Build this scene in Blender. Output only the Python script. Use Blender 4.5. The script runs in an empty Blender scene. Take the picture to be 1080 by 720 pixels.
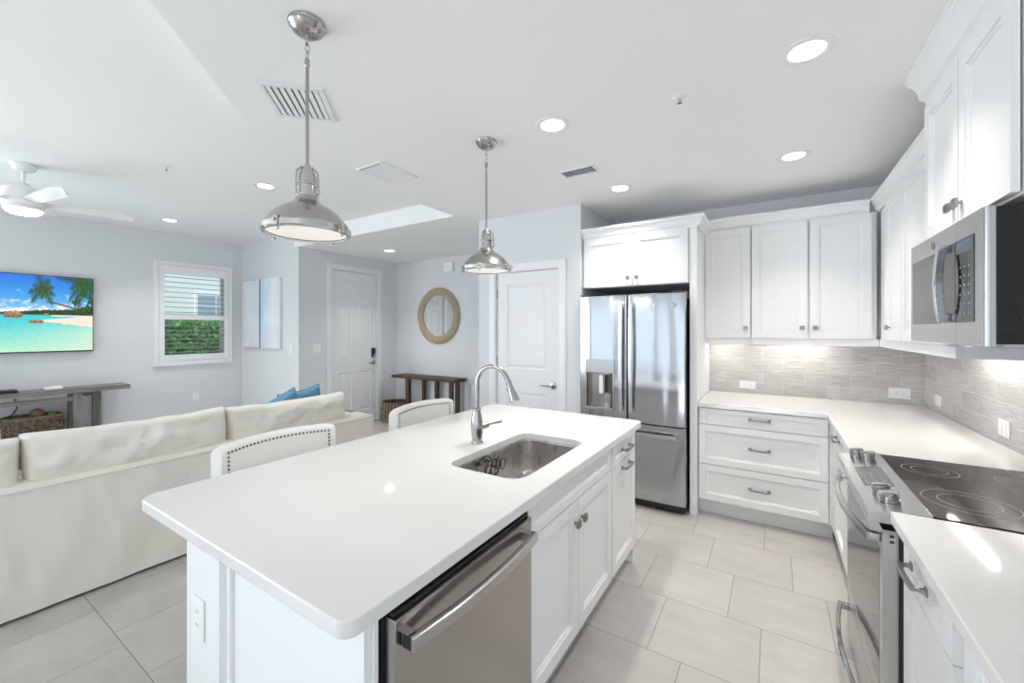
import bpy, bmesh, math, random
from mathutils import Vector, Matrix, noise
random.seed(7)
PI = math.pi
S = bpy.context.scene
COL = S.collection

# ------------------------------------------------------------------ camera, world, light, exposure
cam_d = bpy.data.cameras.new('camera')
cam_d.sensor_width = 36.0
cam_d.lens = 14.4
cam_d.shift_y = -12.0 / 1080
cam_d.clip_start = 0.05
cam = bpy.data.objects.new('camera', cam_d)
COL.objects.link(cam)
cam.location = (0, 0, 1.497)
cam.rotation_euler = (PI / 2, 0, math.atan(275 / 432))
S.camera = cam

S.view_settings.view_transform = 'Standard'
S.view_settings.look = 'None'
S.view_settings.gamma = 1.0
S.view_settings.use_curve_mapping = False
S.view_settings.exposure = 0.14

W = bpy.data.worlds.new('world')
S.world = W
W.use_nodes = True
wn = W.node_tree
wbg = wn.nodes['Background']
wbg.inputs['Color'].default_value = (0.80, 0.90, 1.0, 1)
wbg.inputs['Strength'].default_value = 1.25


def area(name, loc, rot, sx, sy, power, color, spread=180):
    l = bpy.data.lights.new(name, 'AREA')
    l.shape = 'RECTANGLE'
    l.size, l.size_y = sx, sy
    l.energy = power
    l.color = color
    l.spread = math.radians(spread)
    o = bpy.data.objects.new(name, l)
    COL.objects.link(o)
    o.location = loc
    o.rotation_euler = rot
    return o


# daylight through unseen rear glass doors, plus fill from two added side openings
area('fill_living_side', (-7.46, -3.1, 1.22), (0, -PI / 2, 0), 2.35, 4.1, 275, (0.84, 0.92, 1.0))  # fill light for the opening added in the unseen left wall
area('fill_kitchen_side', (1.26, -2.6, 1.66), (0, PI / 2, 0), 1.4, 3.2, 28, (0.93, 0.965, 1.0))  # fill light for the opening added in the unseen right wall
area('daylight_living_rear', (-4.5, -6.72, 1.22), (PI / 2, 0, 0), 4.1, 2.4, 22, (0.70, 0.85, 1.0))
area('daylight_kitchen_rear', (-0.7, -6.72, 1.22), (PI / 2, 0, 0), 2.5, 2.4, 14, (0.76, 0.88, 1.0))
sun_d = bpy.data.lights.new('sun', 'SUN')               # low sun through the rear glass doors, falling on the floor behind the camera
sun_d.energy = 4.0
sun_d.angle = math.radians(1.0)
sun_d.color = (0.93, 0.965, 1.0)
sun = bpy.data.objects.new('sun', sun_d)
COL.objects.link(sun)
sun.rotation_euler = (math.radians(67), 0, 0)
S.cycles.diffuse_bounces = 8
S.cycles.max_bounces = 14
CAN_POWER = 5.1
PENDANT_POWER = 2.4
STRIP_POWER = 0.85
WARM = (1.0, 0.95, 0.885)


# ------------------------------------------------------------------ helpers
def lin(r, g, b):
    f = lambda c: c / 12.92 if c <= 0.04045 else ((c + 0.055) / 1.055) ** 2.4
    return (f(r / 255), f(g / 255), f(b / 255), 1)


class MB:
    """collects shapes into one mesh (local coordinates of its thing)"""
    def __init__(self):
        self.bm = bmesh.new()

    def _tr(self, vs, m):
        if m is not None:
            bmesh.ops.transform(self.bm, matrix=m, verts=vs)

    def box(self, x0, x1, y0, y1, z0, z1, bev=0.0, seg=2, m=None):
        b = bmesh.new()
        bmesh.ops.create_cube(b, size=1)
        for v in b.verts:
            v.co = Vector(((x0 + x1) / 2 + v.co.x * (x1 - x0), (y0 + y1) / 2 + v.co.y * (y1 - y0), (z0 + z1) / 2 + v.co.z * (z1 - z0)))
        if bev > 0:
            bmesh.ops.bevel(b, geom=b.edges[:], offset=bev, segments=seg, affect='EDGES', profile=0.5)
        self._merge(b, m)
        return self

    def _merge(self, b, m=None):
        if m is not None:
            bmesh.ops.transform(b, matrix=m, verts=b.verts[:])
        vm = {}
        for v in b.verts:
            vm[v] = self.bm.verts.new(v.co)
        for f in b.faces:
            try:
                self.bm.faces.new([vm[v] for v in f.verts])
            except ValueError:
                pass
        b.free()

    def lathe(self, prof, c=(0, 0, 0), seg=40, m=None, cap0=True, cap1=True):
        b = bmesh.new()
        rings = []
        for r, z in prof:
            if r < 1e-5:
                rings.append([b.verts.new((c[0], c[1], c[2] + z))])
            else:
                rings.append([b.verts.new((c[0] + r * math.cos(2 * PI * i / seg), c[1] + r * math.sin(2 * PI * i / seg), c[2] + z)) for i in range(seg)])
        for A, B in zip(rings, rings[1:]):
            for i in range(seg):
                j = (i + 1) % seg
                if len(A) == 1 and len(B) == 1:
                    break
                if len(A) == 1:
                    b.faces.new((A[0], B[j], B[i]))
                elif len(B) == 1:
                    b.faces.new((A[i], A[j], B[0]))
                else:
                    b.faces.new((A[i], A[j], B[j], B[i]))
        if cap0 and len(rings[0]) > 1:
            b.faces.new(rings[0][::-1])
        if cap1 and len(rings[-1]) > 1:
            b.faces.new(rings[-1])
        bmesh.ops.recalc_face_normals(b, faces=b.faces[:])
        self._merge(b, m)
        return self

    def cyl(self, p0, p1, r, r2=None, seg=20):
        p0, p1 = Vector(p0), Vector(p1)
        d = p1 - p0
        q = Vector((0, 0, 1)).rotation_difference(d.normalized()).to_matrix().to_4x4()
        self.lathe([(r, 0), (r2 if r2 is not None else r, d.length)], seg=seg, m=Matrix.Translation(p0) @ q)
        return self

    def tube(self, pts, r, seg=10, closed=False, sec=None, upv=None):
        """sweep a circle (or the section sec = [(a, b)]) along pts"""
        pts = [Vector(p) for p in pts]
        n = len(pts)
        rs = r if isinstance(r, (list, tuple)) else [r] * n
        b = bmesh.new()
        T = []
        for i in range(n):
            if closed:
                t = pts[(i + 1) % n] - pts[i - 1]
            else:
                t = pts[min(i + 1, n - 1)] - pts[max(i - 1, 0)]
            T.append(t.normalized())
        u = Vector(upv) if upv else (Vector((0, 0, 1)) if abs(T[0].z) < 0.9 else Vector((1, 0, 0)))
        rings = []
        for i in range(n):
            u = (u - T[i] * u.dot(T[i])).normalized()
            w = T[i].cross(u)
            S_ = sec if sec else [(math.cos(2 * PI * k / seg), math.sin(2 * PI * k / seg)) for k in range(seg)]
            rings.append([b.verts.new(pts[i] + (u * c_[0] + w * c_[1]) * rs[i]) for c_ in S_])
        k = len(rings[0])
        for i in range(n if closed else n - 1):
            A, B = rings[i], rings[(i + 1) % n]
            for j in range(k):
                b.faces.new((A[j], A[(j + 1) % k], B[(j + 1) % k], B[j]))
        if not closed:
            b.faces.new(rings[0][::-1])
            b.faces.new(rings[-1])
        bmesh.ops.recalc_face_normals(b, faces=b.faces[:])
        self._merge(b)
        return self

    def prism(self, poly, z0, z1, m=None, bev=0.0):
        """polygon in x,y extruded from z0 to z1"""
        b = bmesh.new()
        lo = [b.verts.new((p[0], p[1], z0)) for p in poly]
        hi = [b.verts.new((p[0], p[1], z1)) for p in poly]
        n = len(poly)
        b.faces.new(lo[::-1])
        b.faces.new(hi)
        for i in range(n):
            b.faces.new((lo[i], lo[(i + 1) % n], hi[(i + 1) % n], hi[i]))
        bmesh.ops.recalc_face_normals(b, faces=b.faces[:])
        if bev:
            bmesh.ops.bevel(b, geom=[e for e in b.edges if e.is_manifold and e.calc_face_angle(0) > 0.5], offset=bev, segments=2, affect='EDGES')
        self._merge(b, m)
        return self

    def profile_x(self, poly, x0, x1):
        """polygon in (y, z) extruded along x"""
        m = Matrix(((0, 0, 1, 0), (1, 0, 0, 0), (0, 1, 0, 0), (0, 0, 0, 1)))
        return self.prism(poly, x0, x1, m=m)

    def sphere(self, c, rx, ry=None, rz=None, u=18, v=12, m=None):
        b = bmesh.new()
        bmesh.ops.create_uvsphere(b, u_segments=u, v_segments=v, radius=1)
        ry = rx if ry is None else ry
        rz = rx if rz is None else rz
        for p in b.verts:
            p.co = Vector((c[0] + p.co.x * rx, c[1] + p.co.y * ry, c[2] + p.co.z * rz))
        self._merge(b, m)
        return self

    def torus(self, c, R, r, axis='z', seg=40, k=10, sx=1.0, sy=1.0):
        pts = []
        for i in range(seg):
            a = 2 * PI * i / seg
            x, y = R * sx * math.cos(a), R * sy * math.sin(a)
            p = {'z': (x, y, 0), 'y': (x, 0, y), 'x': (0, x, y)}[axis]
            pts.append((c[0] + p[0], c[1] + p[1], c[2] + p[2]))
        upv = {'z': (0, 0, 1), 'y': (0, 1, 0), 'x': (1, 0, 0)}[axis]
        return self.tube(pts, r, k, closed=True, upv=upv)

    def front(self, xs, zs, panels, y, t, prof):
        """a slab facing -y whose cells (i, j) in panels are moulded: prof = [(inset, depth), ...]"""
        b = bmesh.new()
        V = lambda x, yy, z: b.verts.new((x, yy, z))
        Q = lambda a, c, d, e: b.faces.new((V(*a), V(*c), V(*d), V(*e)))
        for i in range(len(xs) - 1):
            for j in range(len(zs) - 1):
                x0, x1, z0, z1 = xs[i], xs[i + 1], zs[j], zs[j + 1]
                if (i, j) not in panels:
                    Q((x0, y, z0), (x1, y, z0), (x1, y, z1), (x0, y, z1))
                    continue
                R = [((x0 + a, y + d, z0 + a), (x1 - a, y + d, z0 + a), (x1 - a, y + d, z1 - a), (x0 + a, y + d, z1 - a)) for a, d in prof]
                for A, B in zip(R, R[1:]):
                    for k in range(4):
                        l = (k + 1) % 4
                        Q(A[k], A[l], B[l], B[k])
                Q(*R[-1])
        X0, X1, Z0, Z1, Y1 = xs[0], xs[-1], zs[0], zs[-1], y + t
        Q((X0, y, Z0), (X0, y, Z1), (X0, Y1, Z1), (X0, Y1, Z0))
        Q((X1, y, Z0), (X1, Y1, Z0), (X1, Y1, Z1), (X1, y, Z1))
        Q((X0, y, Z1), (X1, y, Z1), (X1, Y1, Z1), (X0, Y1, Z1))
        Q((X0, y, Z0), (X0, Y1, Z0), (X1, Y1, Z0), (X1, y, Z0))
        Q((X0, Y1, Z0), (X0, Y1, Z1), (X1, Y1, Z1), (X1, Y1, Z0))
        bmesh.ops.remove_doubles(b, verts=b.verts[:], dist=1e-5)
        bmesh.ops.recalc_face_normals(b, faces=b.faces[:])
        self._merge(b)
        return self

    def sheet(self, fn, nu, nv, closed_u=False):
        b = bmesh.new()
        g = [[b.verts.new(fn(i / nu, j / nv)) for j in range(nv + 1)] for i in range(nu if closed_u else nu + 1)]
        for i in range(nu):
            for j in range(nv):
                i2 = (i + 1) % nu if closed_u else i + 1
                b.faces.new((g[i][j], g[i2][j], g[i2][j + 1], g[i][j + 1]))
        self._merge(b)
        return self

    def weld(self, d=1e-5):
        bmesh.ops.remove_doubles(self.bm, verts=self.bm.verts[:], dist=d)
        bmesh.ops.recalc_face_normals(self.bm, faces=self.bm.faces[:])
        return self

    def rot(self, ang, axis='Z', c=(0, 0, 0)):
        m = Matrix.Translation(c) @ Matrix.Rotation(ang, 4, axis) @ Matrix.Translation(-Vector(c))
        bmesh.ops.transform(self.bm, matrix=m, verts=self.bm.verts[:])
        return self

    def build(self, name, mat, parent=None, label=None, sharp=35):
        for f in self.bm.faces:
            f.smooth = True
        self.bm.normal_update()
        lim = math.radians(sharp)
        for e in self.bm.edges:
            e.smooth = e.is_manifold and e.calc_face_angle(PI) < lim
        me = bpy.data.meshes.new(name)
        self.bm.to_mesh(me)
        self.bm.free()
        me.materials.append(mat)
        o = bpy.data.objects.new(name, me)
        COL.objects.link(o)
        wnm = o.modifiers.new('even_normals', 'WEIGHTED_NORMAL')   # flat faces stay flat beside their rounded edges
        wnm.keep_sharp = True
        wnm.weight = 60
        if parent is not None:
            o.parent = parent
        if label:
            o['label'] = label
        return o


def tag(o, label, cat, group=None):
    o['label'] = label
    o['category'] = cat
    if group:
        o['group'] = group
    return o


def thing(name, label, cat, loc=(0, 0, 0), rz=0.0, group=None):
    o = bpy.data.objects.new(name, None)
    o.empty_display_size = 0.1
    COL.objects.link(o)
    o.location = loc
    o.rotation_euler = (0, 0, rz)
    return tag(o, label, cat, group)


def dup(root, loc, label, rz=None, group=None):
    r = root.copy()
    COL.objects.link(r)
    r.location = loc
    if rz is not None:
        r.rotation_euler = (0, 0, rz)
    r['label'] = label
    if group:
        r['group'] = group
    for ch in list(root.children):
        c = ch.copy()
        COL.objects.link(c)
        c.parent = r
        for g in list(ch.children):
            d = g.copy()
            COL.objects.link(d)
            d.parent = c
    return r


def struct(name, mb, mat, parent=None):
    o = mb.build(name, mat, parent)
    if parent is None:
        o['kind'] = 'structure'
    return o


# ------------------------------------------------------------------ materials
def new_mat(name):
    m = bpy.data.materials.new(name)
    m.use_nodes = True
    nt = m.node_tree
    return m, nt, nt.nodes['Principled BSDF']


def N(nt, t, **kw):
    n = nt.nodes.new(t)
    for k, v in kw.items():
        setattr(n, k, v)
    return n


def plain(name, col, rough=0.5, metal=0.0, spec=0.5, bump=0.0, scale=60.0, var=0.0, coat=0.0):
    """principled with a light procedural grain in tone and relief"""
    m, nt, p = new_mat(name)
    p.inputs['Roughness'].default_value = rough
    p.inputs['Metallic'].default_value = metal
    p.inputs['Specular IOR Level'].default_value = spec
    p.inputs['Coat Weight'].default_value = coat
    tc = N(nt, 'ShaderNodeTexCoord')
    nz = N(nt, 'ShaderNodeTexNoise')
    nz.inputs['Scale'].default_value = scale
    nz.inputs['Detail'].default_value = 3
    nt.links.new(tc.outputs['Object'], nz.inputs['Vector'])
    mix = N(nt, 'ShaderNodeMix', data_type='RGBA')
    mix.inputs[6].default_value = tuple(c * (1 - var) for c in col[:3]) + (1,)
    mix.inputs[7].default_value = tuple(min(1, c * (1 + var)) for c in col[:3]) + (1,)
    nt.links.new(nz.outputs['Fac'], mix.inputs[0])
    nt.links.new(mix.outputs[2], p.inputs['Base Color'])
    if bump:
        bp = N(nt, 'ShaderNodeBump')
        bp.inputs['Strength'].default_value = bump
        bp.inputs['Distance'].default_value = 0.01
        nt.links.new(nz.outputs['Fac'], bp.inputs['Height'])
        nt.links.new(bp.outputs['Normal'], p.inputs['Normal'])
    return m


def steel(name, col=(0.60, 0.60, 0.61), rough=0.22, stretch=(400, 400, 3), wave=0.0, wscale=(5, 5, 0.6)):
    m, nt, p = new_mat(name)
    p.inputs['Metallic'].default_value = 1.0
    p.inputs['Base Color'].default_value = (*col, 1)
    tc = N(nt, 'ShaderNodeTexCoord')
    mp = N(nt, 'ShaderNodeMapping')
    mp.inputs['Scale'].default_value = stretch
    nz = N(nt, 'ShaderNodeTexNoise')
    nz.inputs['Scale'].default_value = 1.0
    nz.inputs['Detail'].default_value = 2
    nt.links.new(tc.outputs['Object'], mp.inputs['Vector'])
    nt.links.new(mp.outputs['Vector'], nz.inputs['Vector'])
    mr = N(nt, 'ShaderNodeMapRange')
    mr.inputs['To Min'].default_value = rough * 0.8
    mr.inputs['To Max'].default_value = rough * 1.2
    nt.links.new(nz.outputs['Fac'], mr.inputs['Value'])
    nt.links.new(mr.outputs['Result'], p.inputs['Roughness'])
    bp = N(nt, 'ShaderNodeBump')
    bp.inputs['Strength'].default_value = 0.04
    bp.inputs['Distance'].default_value = 0.002
    nt.links.new(nz.outputs['Fac'], bp.inputs['Height'])
    if wave:
        mp2 = N(nt, 'ShaderNodeMapping')
        mp2.inputs['Scale'].default_value = wscale
        n2 = N(nt, 'ShaderNodeTexNoise')
        n2.inputs['Scale'].default_value = 1.0
        n2.inputs['Detail'].default_value = 0
        nt.links.new(tc.outputs['Object'], mp2.inputs['Vector'])
        nt.links.new(mp2.outputs['Vector'], n2.inputs['Vector'])
        b2 = N(nt, 'ShaderNodeBump')
        b2.inputs['Strength'].default_value = wave
        b2.inputs['Distance'].default_value = 0.02
        nt.links.new(n2.outputs['Fac'], b2.inputs['Height'])
        nt.links.new(b2.outputs['Normal'], bp.inputs['Normal'])
    nt.links.new(bp.outputs['Normal'], p.inputs['Normal'])
    return m


def emit(name, col, strength, base=0.9):
    m, nt, p = new_mat(name)
    p.inputs['Base Color'].default_value = (base, base, base, 1) if strength > 0.5 else (0.03, 0.04, 0.06, 1)
    p.inputs['Emission Color'].default_value = (*col, 1)
    p.inputs['Emission Strength'].default_value = strength
    return m


def wood(name, c0, c1, rough=0.55, axis=0, scale=9.0):
    m, nt, p = new_mat(name)
    p.inputs['Roughness'].default_value = rough
    tc = N(nt, 'ShaderNodeTexCoord')
    mp = N(nt, 'ShaderNodeMapping')
    sc = [scale * 3] * 3
    sc[axis] = scale * 0.25
    mp.inputs['Scale'].default_value = sc
    nz = N(nt, 'ShaderNodeTexNoise')
    nz.inputs['Scale'].default_value = 1.0
    nz.inputs['Detail'].default_value = 6
    nz.inputs['Distortion'].default_value = 0.6
    cr = N(nt, 'ShaderNodeValToRGB')
    cr.color_ramp.elements[0].position = 0.3
    cr.color_ramp.elements[0].color = c0
    cr.color_ramp.elements[1].position = 0.75
    cr.color_ramp.elements[1].color = c1
    nt.links.new(tc.outputs['Object'], mp.inputs['Vector'])
    nt.links.new(mp.outputs['Vector'], nz.inputs['Vector'])
    nt.links.new(nz.outputs['Fac'], cr.inputs['Fac'])
    nt.links.new(cr.outputs['Color'], p.inputs['Base Color'])
    bp = N(nt, 'ShaderNodeBump')
    bp.inputs['Strength'].default_value = 0.25
    bp.inputs['Distance'].default_value = 0.004
    nt.links.new(nz.outputs['Fac'], bp.inputs['Height'])
    nt.links.new(bp.outputs['Normal'], p.inputs['Normal'])
    return m


M = {}
M['wall'] = plain('wall_paint', (0.72, 0.735, 0.755), 0.85, spec=0.2, bump=0.02, scale=120, var=0.01)
M['ceiling'] = plain('ceiling_paint', (0.90, 0.90, 0.89), 0.9, spec=0.15, bump=0.03, scale=90, var=0.01)
M['trim'] = plain('trim_paint', (0.84, 0.845, 0.86), 0.4, scale=30, var=0.01)
M['cab'] = plain('cabinet_lacquer', (0.85, 0.85, 0.855), 0.42, scale=20, var=0.008)
M['door'] = plain('door_paint', (0.82, 0.825, 0.84), 0.45, scale=25, var=0.01)
M['plate'] = plain('white_plastic', (0.88, 0.88, 0.88), 0.35, scale=40, var=0.01)
M['dark'] = plain('black_plastic', (0.012, 0.012, 0.013), 0.4, scale=40, var=0.1)
M['darkgrey'] = plain('charcoal_enamel', (0.035, 0.036, 0.04), 0.35, scale=40, var=0.08)
M['black_glass'] = plain('black_glass', (0.012, 0.011, 0.011), 0.06, spec=0.4, scale=10, var=0.1)
M['cook_glass'] = plain('cooktop_glass', (0.030, 0.022, 0.018), 0.05, spec=0.4, scale=14, var=0.2)
M['oven_glass'] = plain('oven_glass', (0.045, 0.042, 0.04), 0.05, spec=0.6, scale=12, var=0.1)
M['ring'] = plain('burner_print', (0.30, 0.28, 0.27), 0.3, scale=50, var=0.1)
M['steel'] = steel('brushed_steel', (0.45, 0.45, 0.46), 0.24)
M['handle'] = steel('handle_steel', (0.70, 0.70, 0.71), 0.25)
M['steel_h'] = steel('brushed_steel_level', (0.52, 0.515, 0.51), 0.25, stretch=(4, 4, 500))
M['steel_fr'] = steel('fridge_steel', (0.46, 0.47, 0.49), 0.13, wave=0.8, wscale=(7, 7, 0.9))
M['steel_dw'] = steel('dishwasher_steel', (0.43, 0.405, 0.385), 0.22, stretch=(400, 400, 3), wave=0.35, wscale=(4, 4, 0.5))
M['steel_sink'] = steel('sink_steel', (0.66, 0.64, 0.615), 0.28, stretch=(30, 30, 8))
M['nickel'] = steel('satin_nickel', (0.43, 0.415, 0.40), 0.22, stretch=(200, 200, 10))
M['chrome'] = steel('polished_nickel', (0.56, 0.555, 0.545), 0.07, stretch=(60, 60, 10))
M['pewter'] = steel('pewter', (0.33, 0.315, 0.30), 0.33, stretch=(90, 90, 90))
M['mirror'] = steel('mirror_glass', (0.86, 0.88, 0.88), 0.02, stretch=(2, 2, 2))
M['can_lens'] = emit('downlight_lens', (1.0, 0.99, 0.97), 8.0)
M['fan_lens'] = emit('fan_lens', (1.0, 0.98, 0.95), 8.0)
M['pend_lens'] = emit('pendant_lens', (1.0, 0.95, 0.87), 0.60, 0.30)
M['strip_lens'] = emit('strip_lens', (1.0, 0.96, 0.91), 6.0)
M['clock'] = emit('panel_digits', (0.55, 0.75, 1.0), 0.10)
M['linen'] = plain('ivory_slipcover', (0.81, 0.775, 0.71), 0.9, spec=0.15, bump=0.18, scale=420, var=0.03)
M['leather'] = plain('white_leather', (0.82, 0.80, 0.765), 0.42, bump=0.05, scale=260, var=0.015)
M['nail'] = plain('nailhead_bronze', (0.22, 0.19, 0.16), 0.35, metal=1.0, scale=90, var=0.2)
M['stool_leg'] = wood('stool_leg_wood', (0.05, 0.03, 0.02, 1), (0.11, 0.07, 0.045, 1), axis=2)
M['blue'] = plain('blue_velvet', (0.125, 0.29, 0.44), 0.8, bump=0.15, scale=25, var=0.35)
M['grey_wood'] = wood('grey_driftwood', (0.13, 0.125, 0.115, 1), (0.30, 0.285, 0.26, 1), axis=1)
M['grey_wood_v'] = wood('grey_driftwood_upright', (0.13, 0.125, 0.115, 1), (0.30, 0.285, 0.26, 1), axis=2)
M['brown_wood'] = wood('brown_walnut', (0.035, 0.018, 0.011, 1), (0.13, 0.068, 0.042, 1), axis=0)
M['brown_wood_v'] = wood('brown_walnut_upright', (0.035, 0.018, 0.011, 1), (0.13, 0.068, 0.042, 1), axis=2)
M['wicker'] = plain('twig_wicker', (0.15, 0.112, 0.08), 0.8, bump=0.2, scale=38, var=0.95)
M['rope'] = plain('jute_rope', (0.45, 0.375, 0.265), 0.85, bump=0.3, scale=130, var=0.35)
M['straw'] = plain('dried_ball', (0.22, 0.13, 0.075), 0.85, bump=0.4, scale=60, var=0.4)
M['moss'] = plain('moss_ball', (0.10, 0.17, 0.045), 0.9, bump=0.5, scale=80, var=0.5)
M['fan_white'] = plain('fan_white', (0.82, 0.82, 0.82), 0.4, scale=30, var=0.01)
M['canvas_edge'] = plain('canvas_edge', (0.72, 0.74, 0.76), 0.9, bump=0.1, scale=200, var=0.03)


def mat_floor():
    m, nt, p = new_mat('porcelain_tile')
    L = nt.links.new
    tc = N(nt, 'ShaderNodeTexCoord')
    sp = N(nt, 'ShaderNodeSeparateXYZ')
    L(tc.outputs['Object'], sp.inputs[0])

    def mth(op, a, b=None, c=None):
        n = N(nt, 'ShaderNodeMath', operation=op)
        for k, v in enumerate((a, b, c)):
            if v is None:
                continue
            if isinstance(v, (int, float)):
                n.inputs[k].default_value = v
            else:
                L(v, n.inputs[k])
        return n.outputs[0]
    yy = mth('DIVIDE', mth('SUBTRACT', sp.outputs['Y'], 0.652 - 0.4375 * 30), 0.4375)
    row = mth('FLOOR', yy)
    fy = mth('FRACT', yy)
    xs = mth('ADD', sp.outputs['X'], mth('MULTIPLY', mth('SUBTRACT', row, 30), 0.15))
    xx = mth('DIVIDE', mth('ADD', xs, 0.05 + 0.45 * 40), 0.45)
    colm = mth('FLOOR', xx)
    fx = mth('FRACT', xx)
    dx = mth('MULTIPLY', mth('MINIMUM', fx, mth('SUBTRACT', 1, fx)), 0.45)
    dy = mth('MULTIPLY', mth('MINIMUM', fy, mth('SUBTRACT', 1, fy)), 0.4375)
    d = mth('MINIMUM', dx, dy)
    mr = N(nt, 'ShaderNodeMapRange', interpolation_type='SMOOTHSTEP')
    mr.inputs['From Min'].default_value = 0.0013
    mr.inputs['From Max'].default_value = 0.0025
    L(d, mr.inputs['Value'])
    cv = N(nt, 'ShaderNodeCombineXYZ')
    L(colm, cv.inputs[0])
    L(row, cv.inputs[1])
    wn_ = N(nt, 'ShaderNodeTexWhiteNoise', noise_dimensions='2D')
    L(cv.outputs[0], wn_.inputs['Vector'])
    # cloudy cement look, shifted per tile
    va = N(nt, 'ShaderNodeVectorMath', operation='MULTIPLY_ADD')
    L(wn_.outputs['Color'], va.inputs[0])
    va.inputs[1].default_value = (7, 7, 7)
    L(tc.outputs['Object'], va.inputs[2])
    mpp = N(nt, 'ShaderNodeMapping')
    mpp.inputs['Scale'].default_value = (1.6, 3.4, 1)
    L(va.outputs[0], mpp.inputs['Vector'])
    nz = N(nt, 'ShaderNodeTexNoise')
    nz.inputs['Scale'].default_value = 2.0
    nz.inputs['Detail'].default_value = 7
    nz.inputs['Roughness'].default_value = 0.6
    L(mpp.outputs[0], nz.inputs['Vector'])
    cr = N(nt, 'ShaderNodeValToRGB')
    cr.color_ramp.elements[0].position = 0.3
    cr.color_ramp.elements[0].color = (0.445, 0.425, 0.402, 1)
    cr.color_ramp.elements[1].position = 0.72
    cr.color_ramp.elements[1].color = (0.545, 0.525, 0.502, 1)
    L(nz.outputs['Fac'], cr.inputs['Fac'])
    hv = N(nt, 'ShaderNodeHueSaturation')
    L(cr.outputs['Color'], hv.inputs['Color'])
    L(mth('ADD', mth('MULTIPLY', wn_.outputs['Value'], 0.07), 0.965), hv.inputs['Value'])
    mx = N(nt, 'ShaderNodeMix', data_type='RGBA')
    mx.inputs[6].default_value = (0.24, 0.22, 0.205, 1)
    L(mr.outputs['Result'], mx.inputs[0])
    L(hv.outputs['Color'], mx.inputs[7])
    L(mx.outputs[2], p.inputs['Base Color'])
    p.inputs['Roughness'].default_value = 0.33
    bp = N(nt, 'ShaderNodeBump')
    bp.inputs['Strength'].default_value = 0.4
    bp.inputs['Distance'].default_value = 0.002
    L(mr.outputs['Result'], bp.inputs['Height'])
    L(bp.outputs['Normal'], p.inputs['Normal'])
    return m


def mat_splash(axis):
    """long streaky grey tile in half bond; axis = the world axis running along the wall"""
    m, nt, p = new_mat('streaked_tile_' + 'xy'[axis])
    L = nt.links.new
    tc = N(nt, 'ShaderNodeTexCoord')
    sp = N(nt, 'ShaderNodeSeparateXYZ')
    L(tc.outputs['Object'], sp.inputs[0])
    cb = N(nt, 'ShaderNodeCombineXYZ')
    ad = N(nt, 'ShaderNodeMath', operation='ADD')
    L(sp.outputs[axis], ad.inputs[0])
    ad.inputs[1].default_value = 30 * 0.31 - 0.70 + 0.155
    L(ad.outputs[0], cb.inputs[0])
    sz = N(nt, 'ShaderNodeMath', operation='SUBTRACT')
    L(sp.outputs['Z'], sz.inputs[0])
    sz.inputs[1].default_value = 0.914
    L(sz.outputs[0], cb.inputs[1])
    br = N(nt, 'ShaderNodeTexBrick')
    br.offset = 0.5
    br.inputs['Scale'].default_value = 1.0
    br.inputs['Brick Width'].default_value = 0.31
    br.inputs['Row Height'].default_value = 0.107
    br.inputs['Mortar Size'].default_value = 0.0013
    br.inputs['Mortar Smooth'].default_value = 0.2
    br.inputs['Color1'].default_value = (0.50, 0.485, 0.475, 1)
    br.inputs['Color2'].default_value = (0.60, 0.585, 0.575, 1)
    br.inputs['Mortar'].default_value = (0.745, 0.735, 0.72, 1)
    L(cb.outputs[0], br.inputs['Vector'])
    mp = N(nt, 'ShaderNodeMapping')
    mp.inputs['Scale'].default_value = (7, 190, 1)
    L(cb.outputs[0], mp.inputs['Vector'])
    nz = N(nt, 'ShaderNodeTexNoise')
    nz.inputs['Scale'].default_value = 1.0
    nz.inputs['Detail'].default_value = 4
    nz.inputs['Roughness'].default_value = 0.65
    L(mp.outputs[0], nz.inputs['Vector'])
    cr = N(nt, 'ShaderNodeValToRGB')
    cr.color_ramp.elements[0].position = 0.33
    cr.color_ramp.elements[0].color = (0.66, 0.65, 0.64, 1)
    cr.color_ramp.elements[1].position = 0.68
    cr.color_ramp.elements[1].color = (1.22, 1.21, 1.20, 1)
    L(nz.outputs['Fac'], cr.inputs['Fac'])
    mx = N(nt, 'ShaderNodeMix', data_type='RGBA', blend_type='MULTIPLY')
    mx.inputs[0].default_value = 1
    L(br.outputs['Color'], mx.inputs[6])
    L(cr.outputs['Color'], mx.inputs[7])
    L(mx.outputs[2], p.inputs['Base Color'])
    p.inputs['Roughness'].default_value = 0.3
    return m


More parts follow.
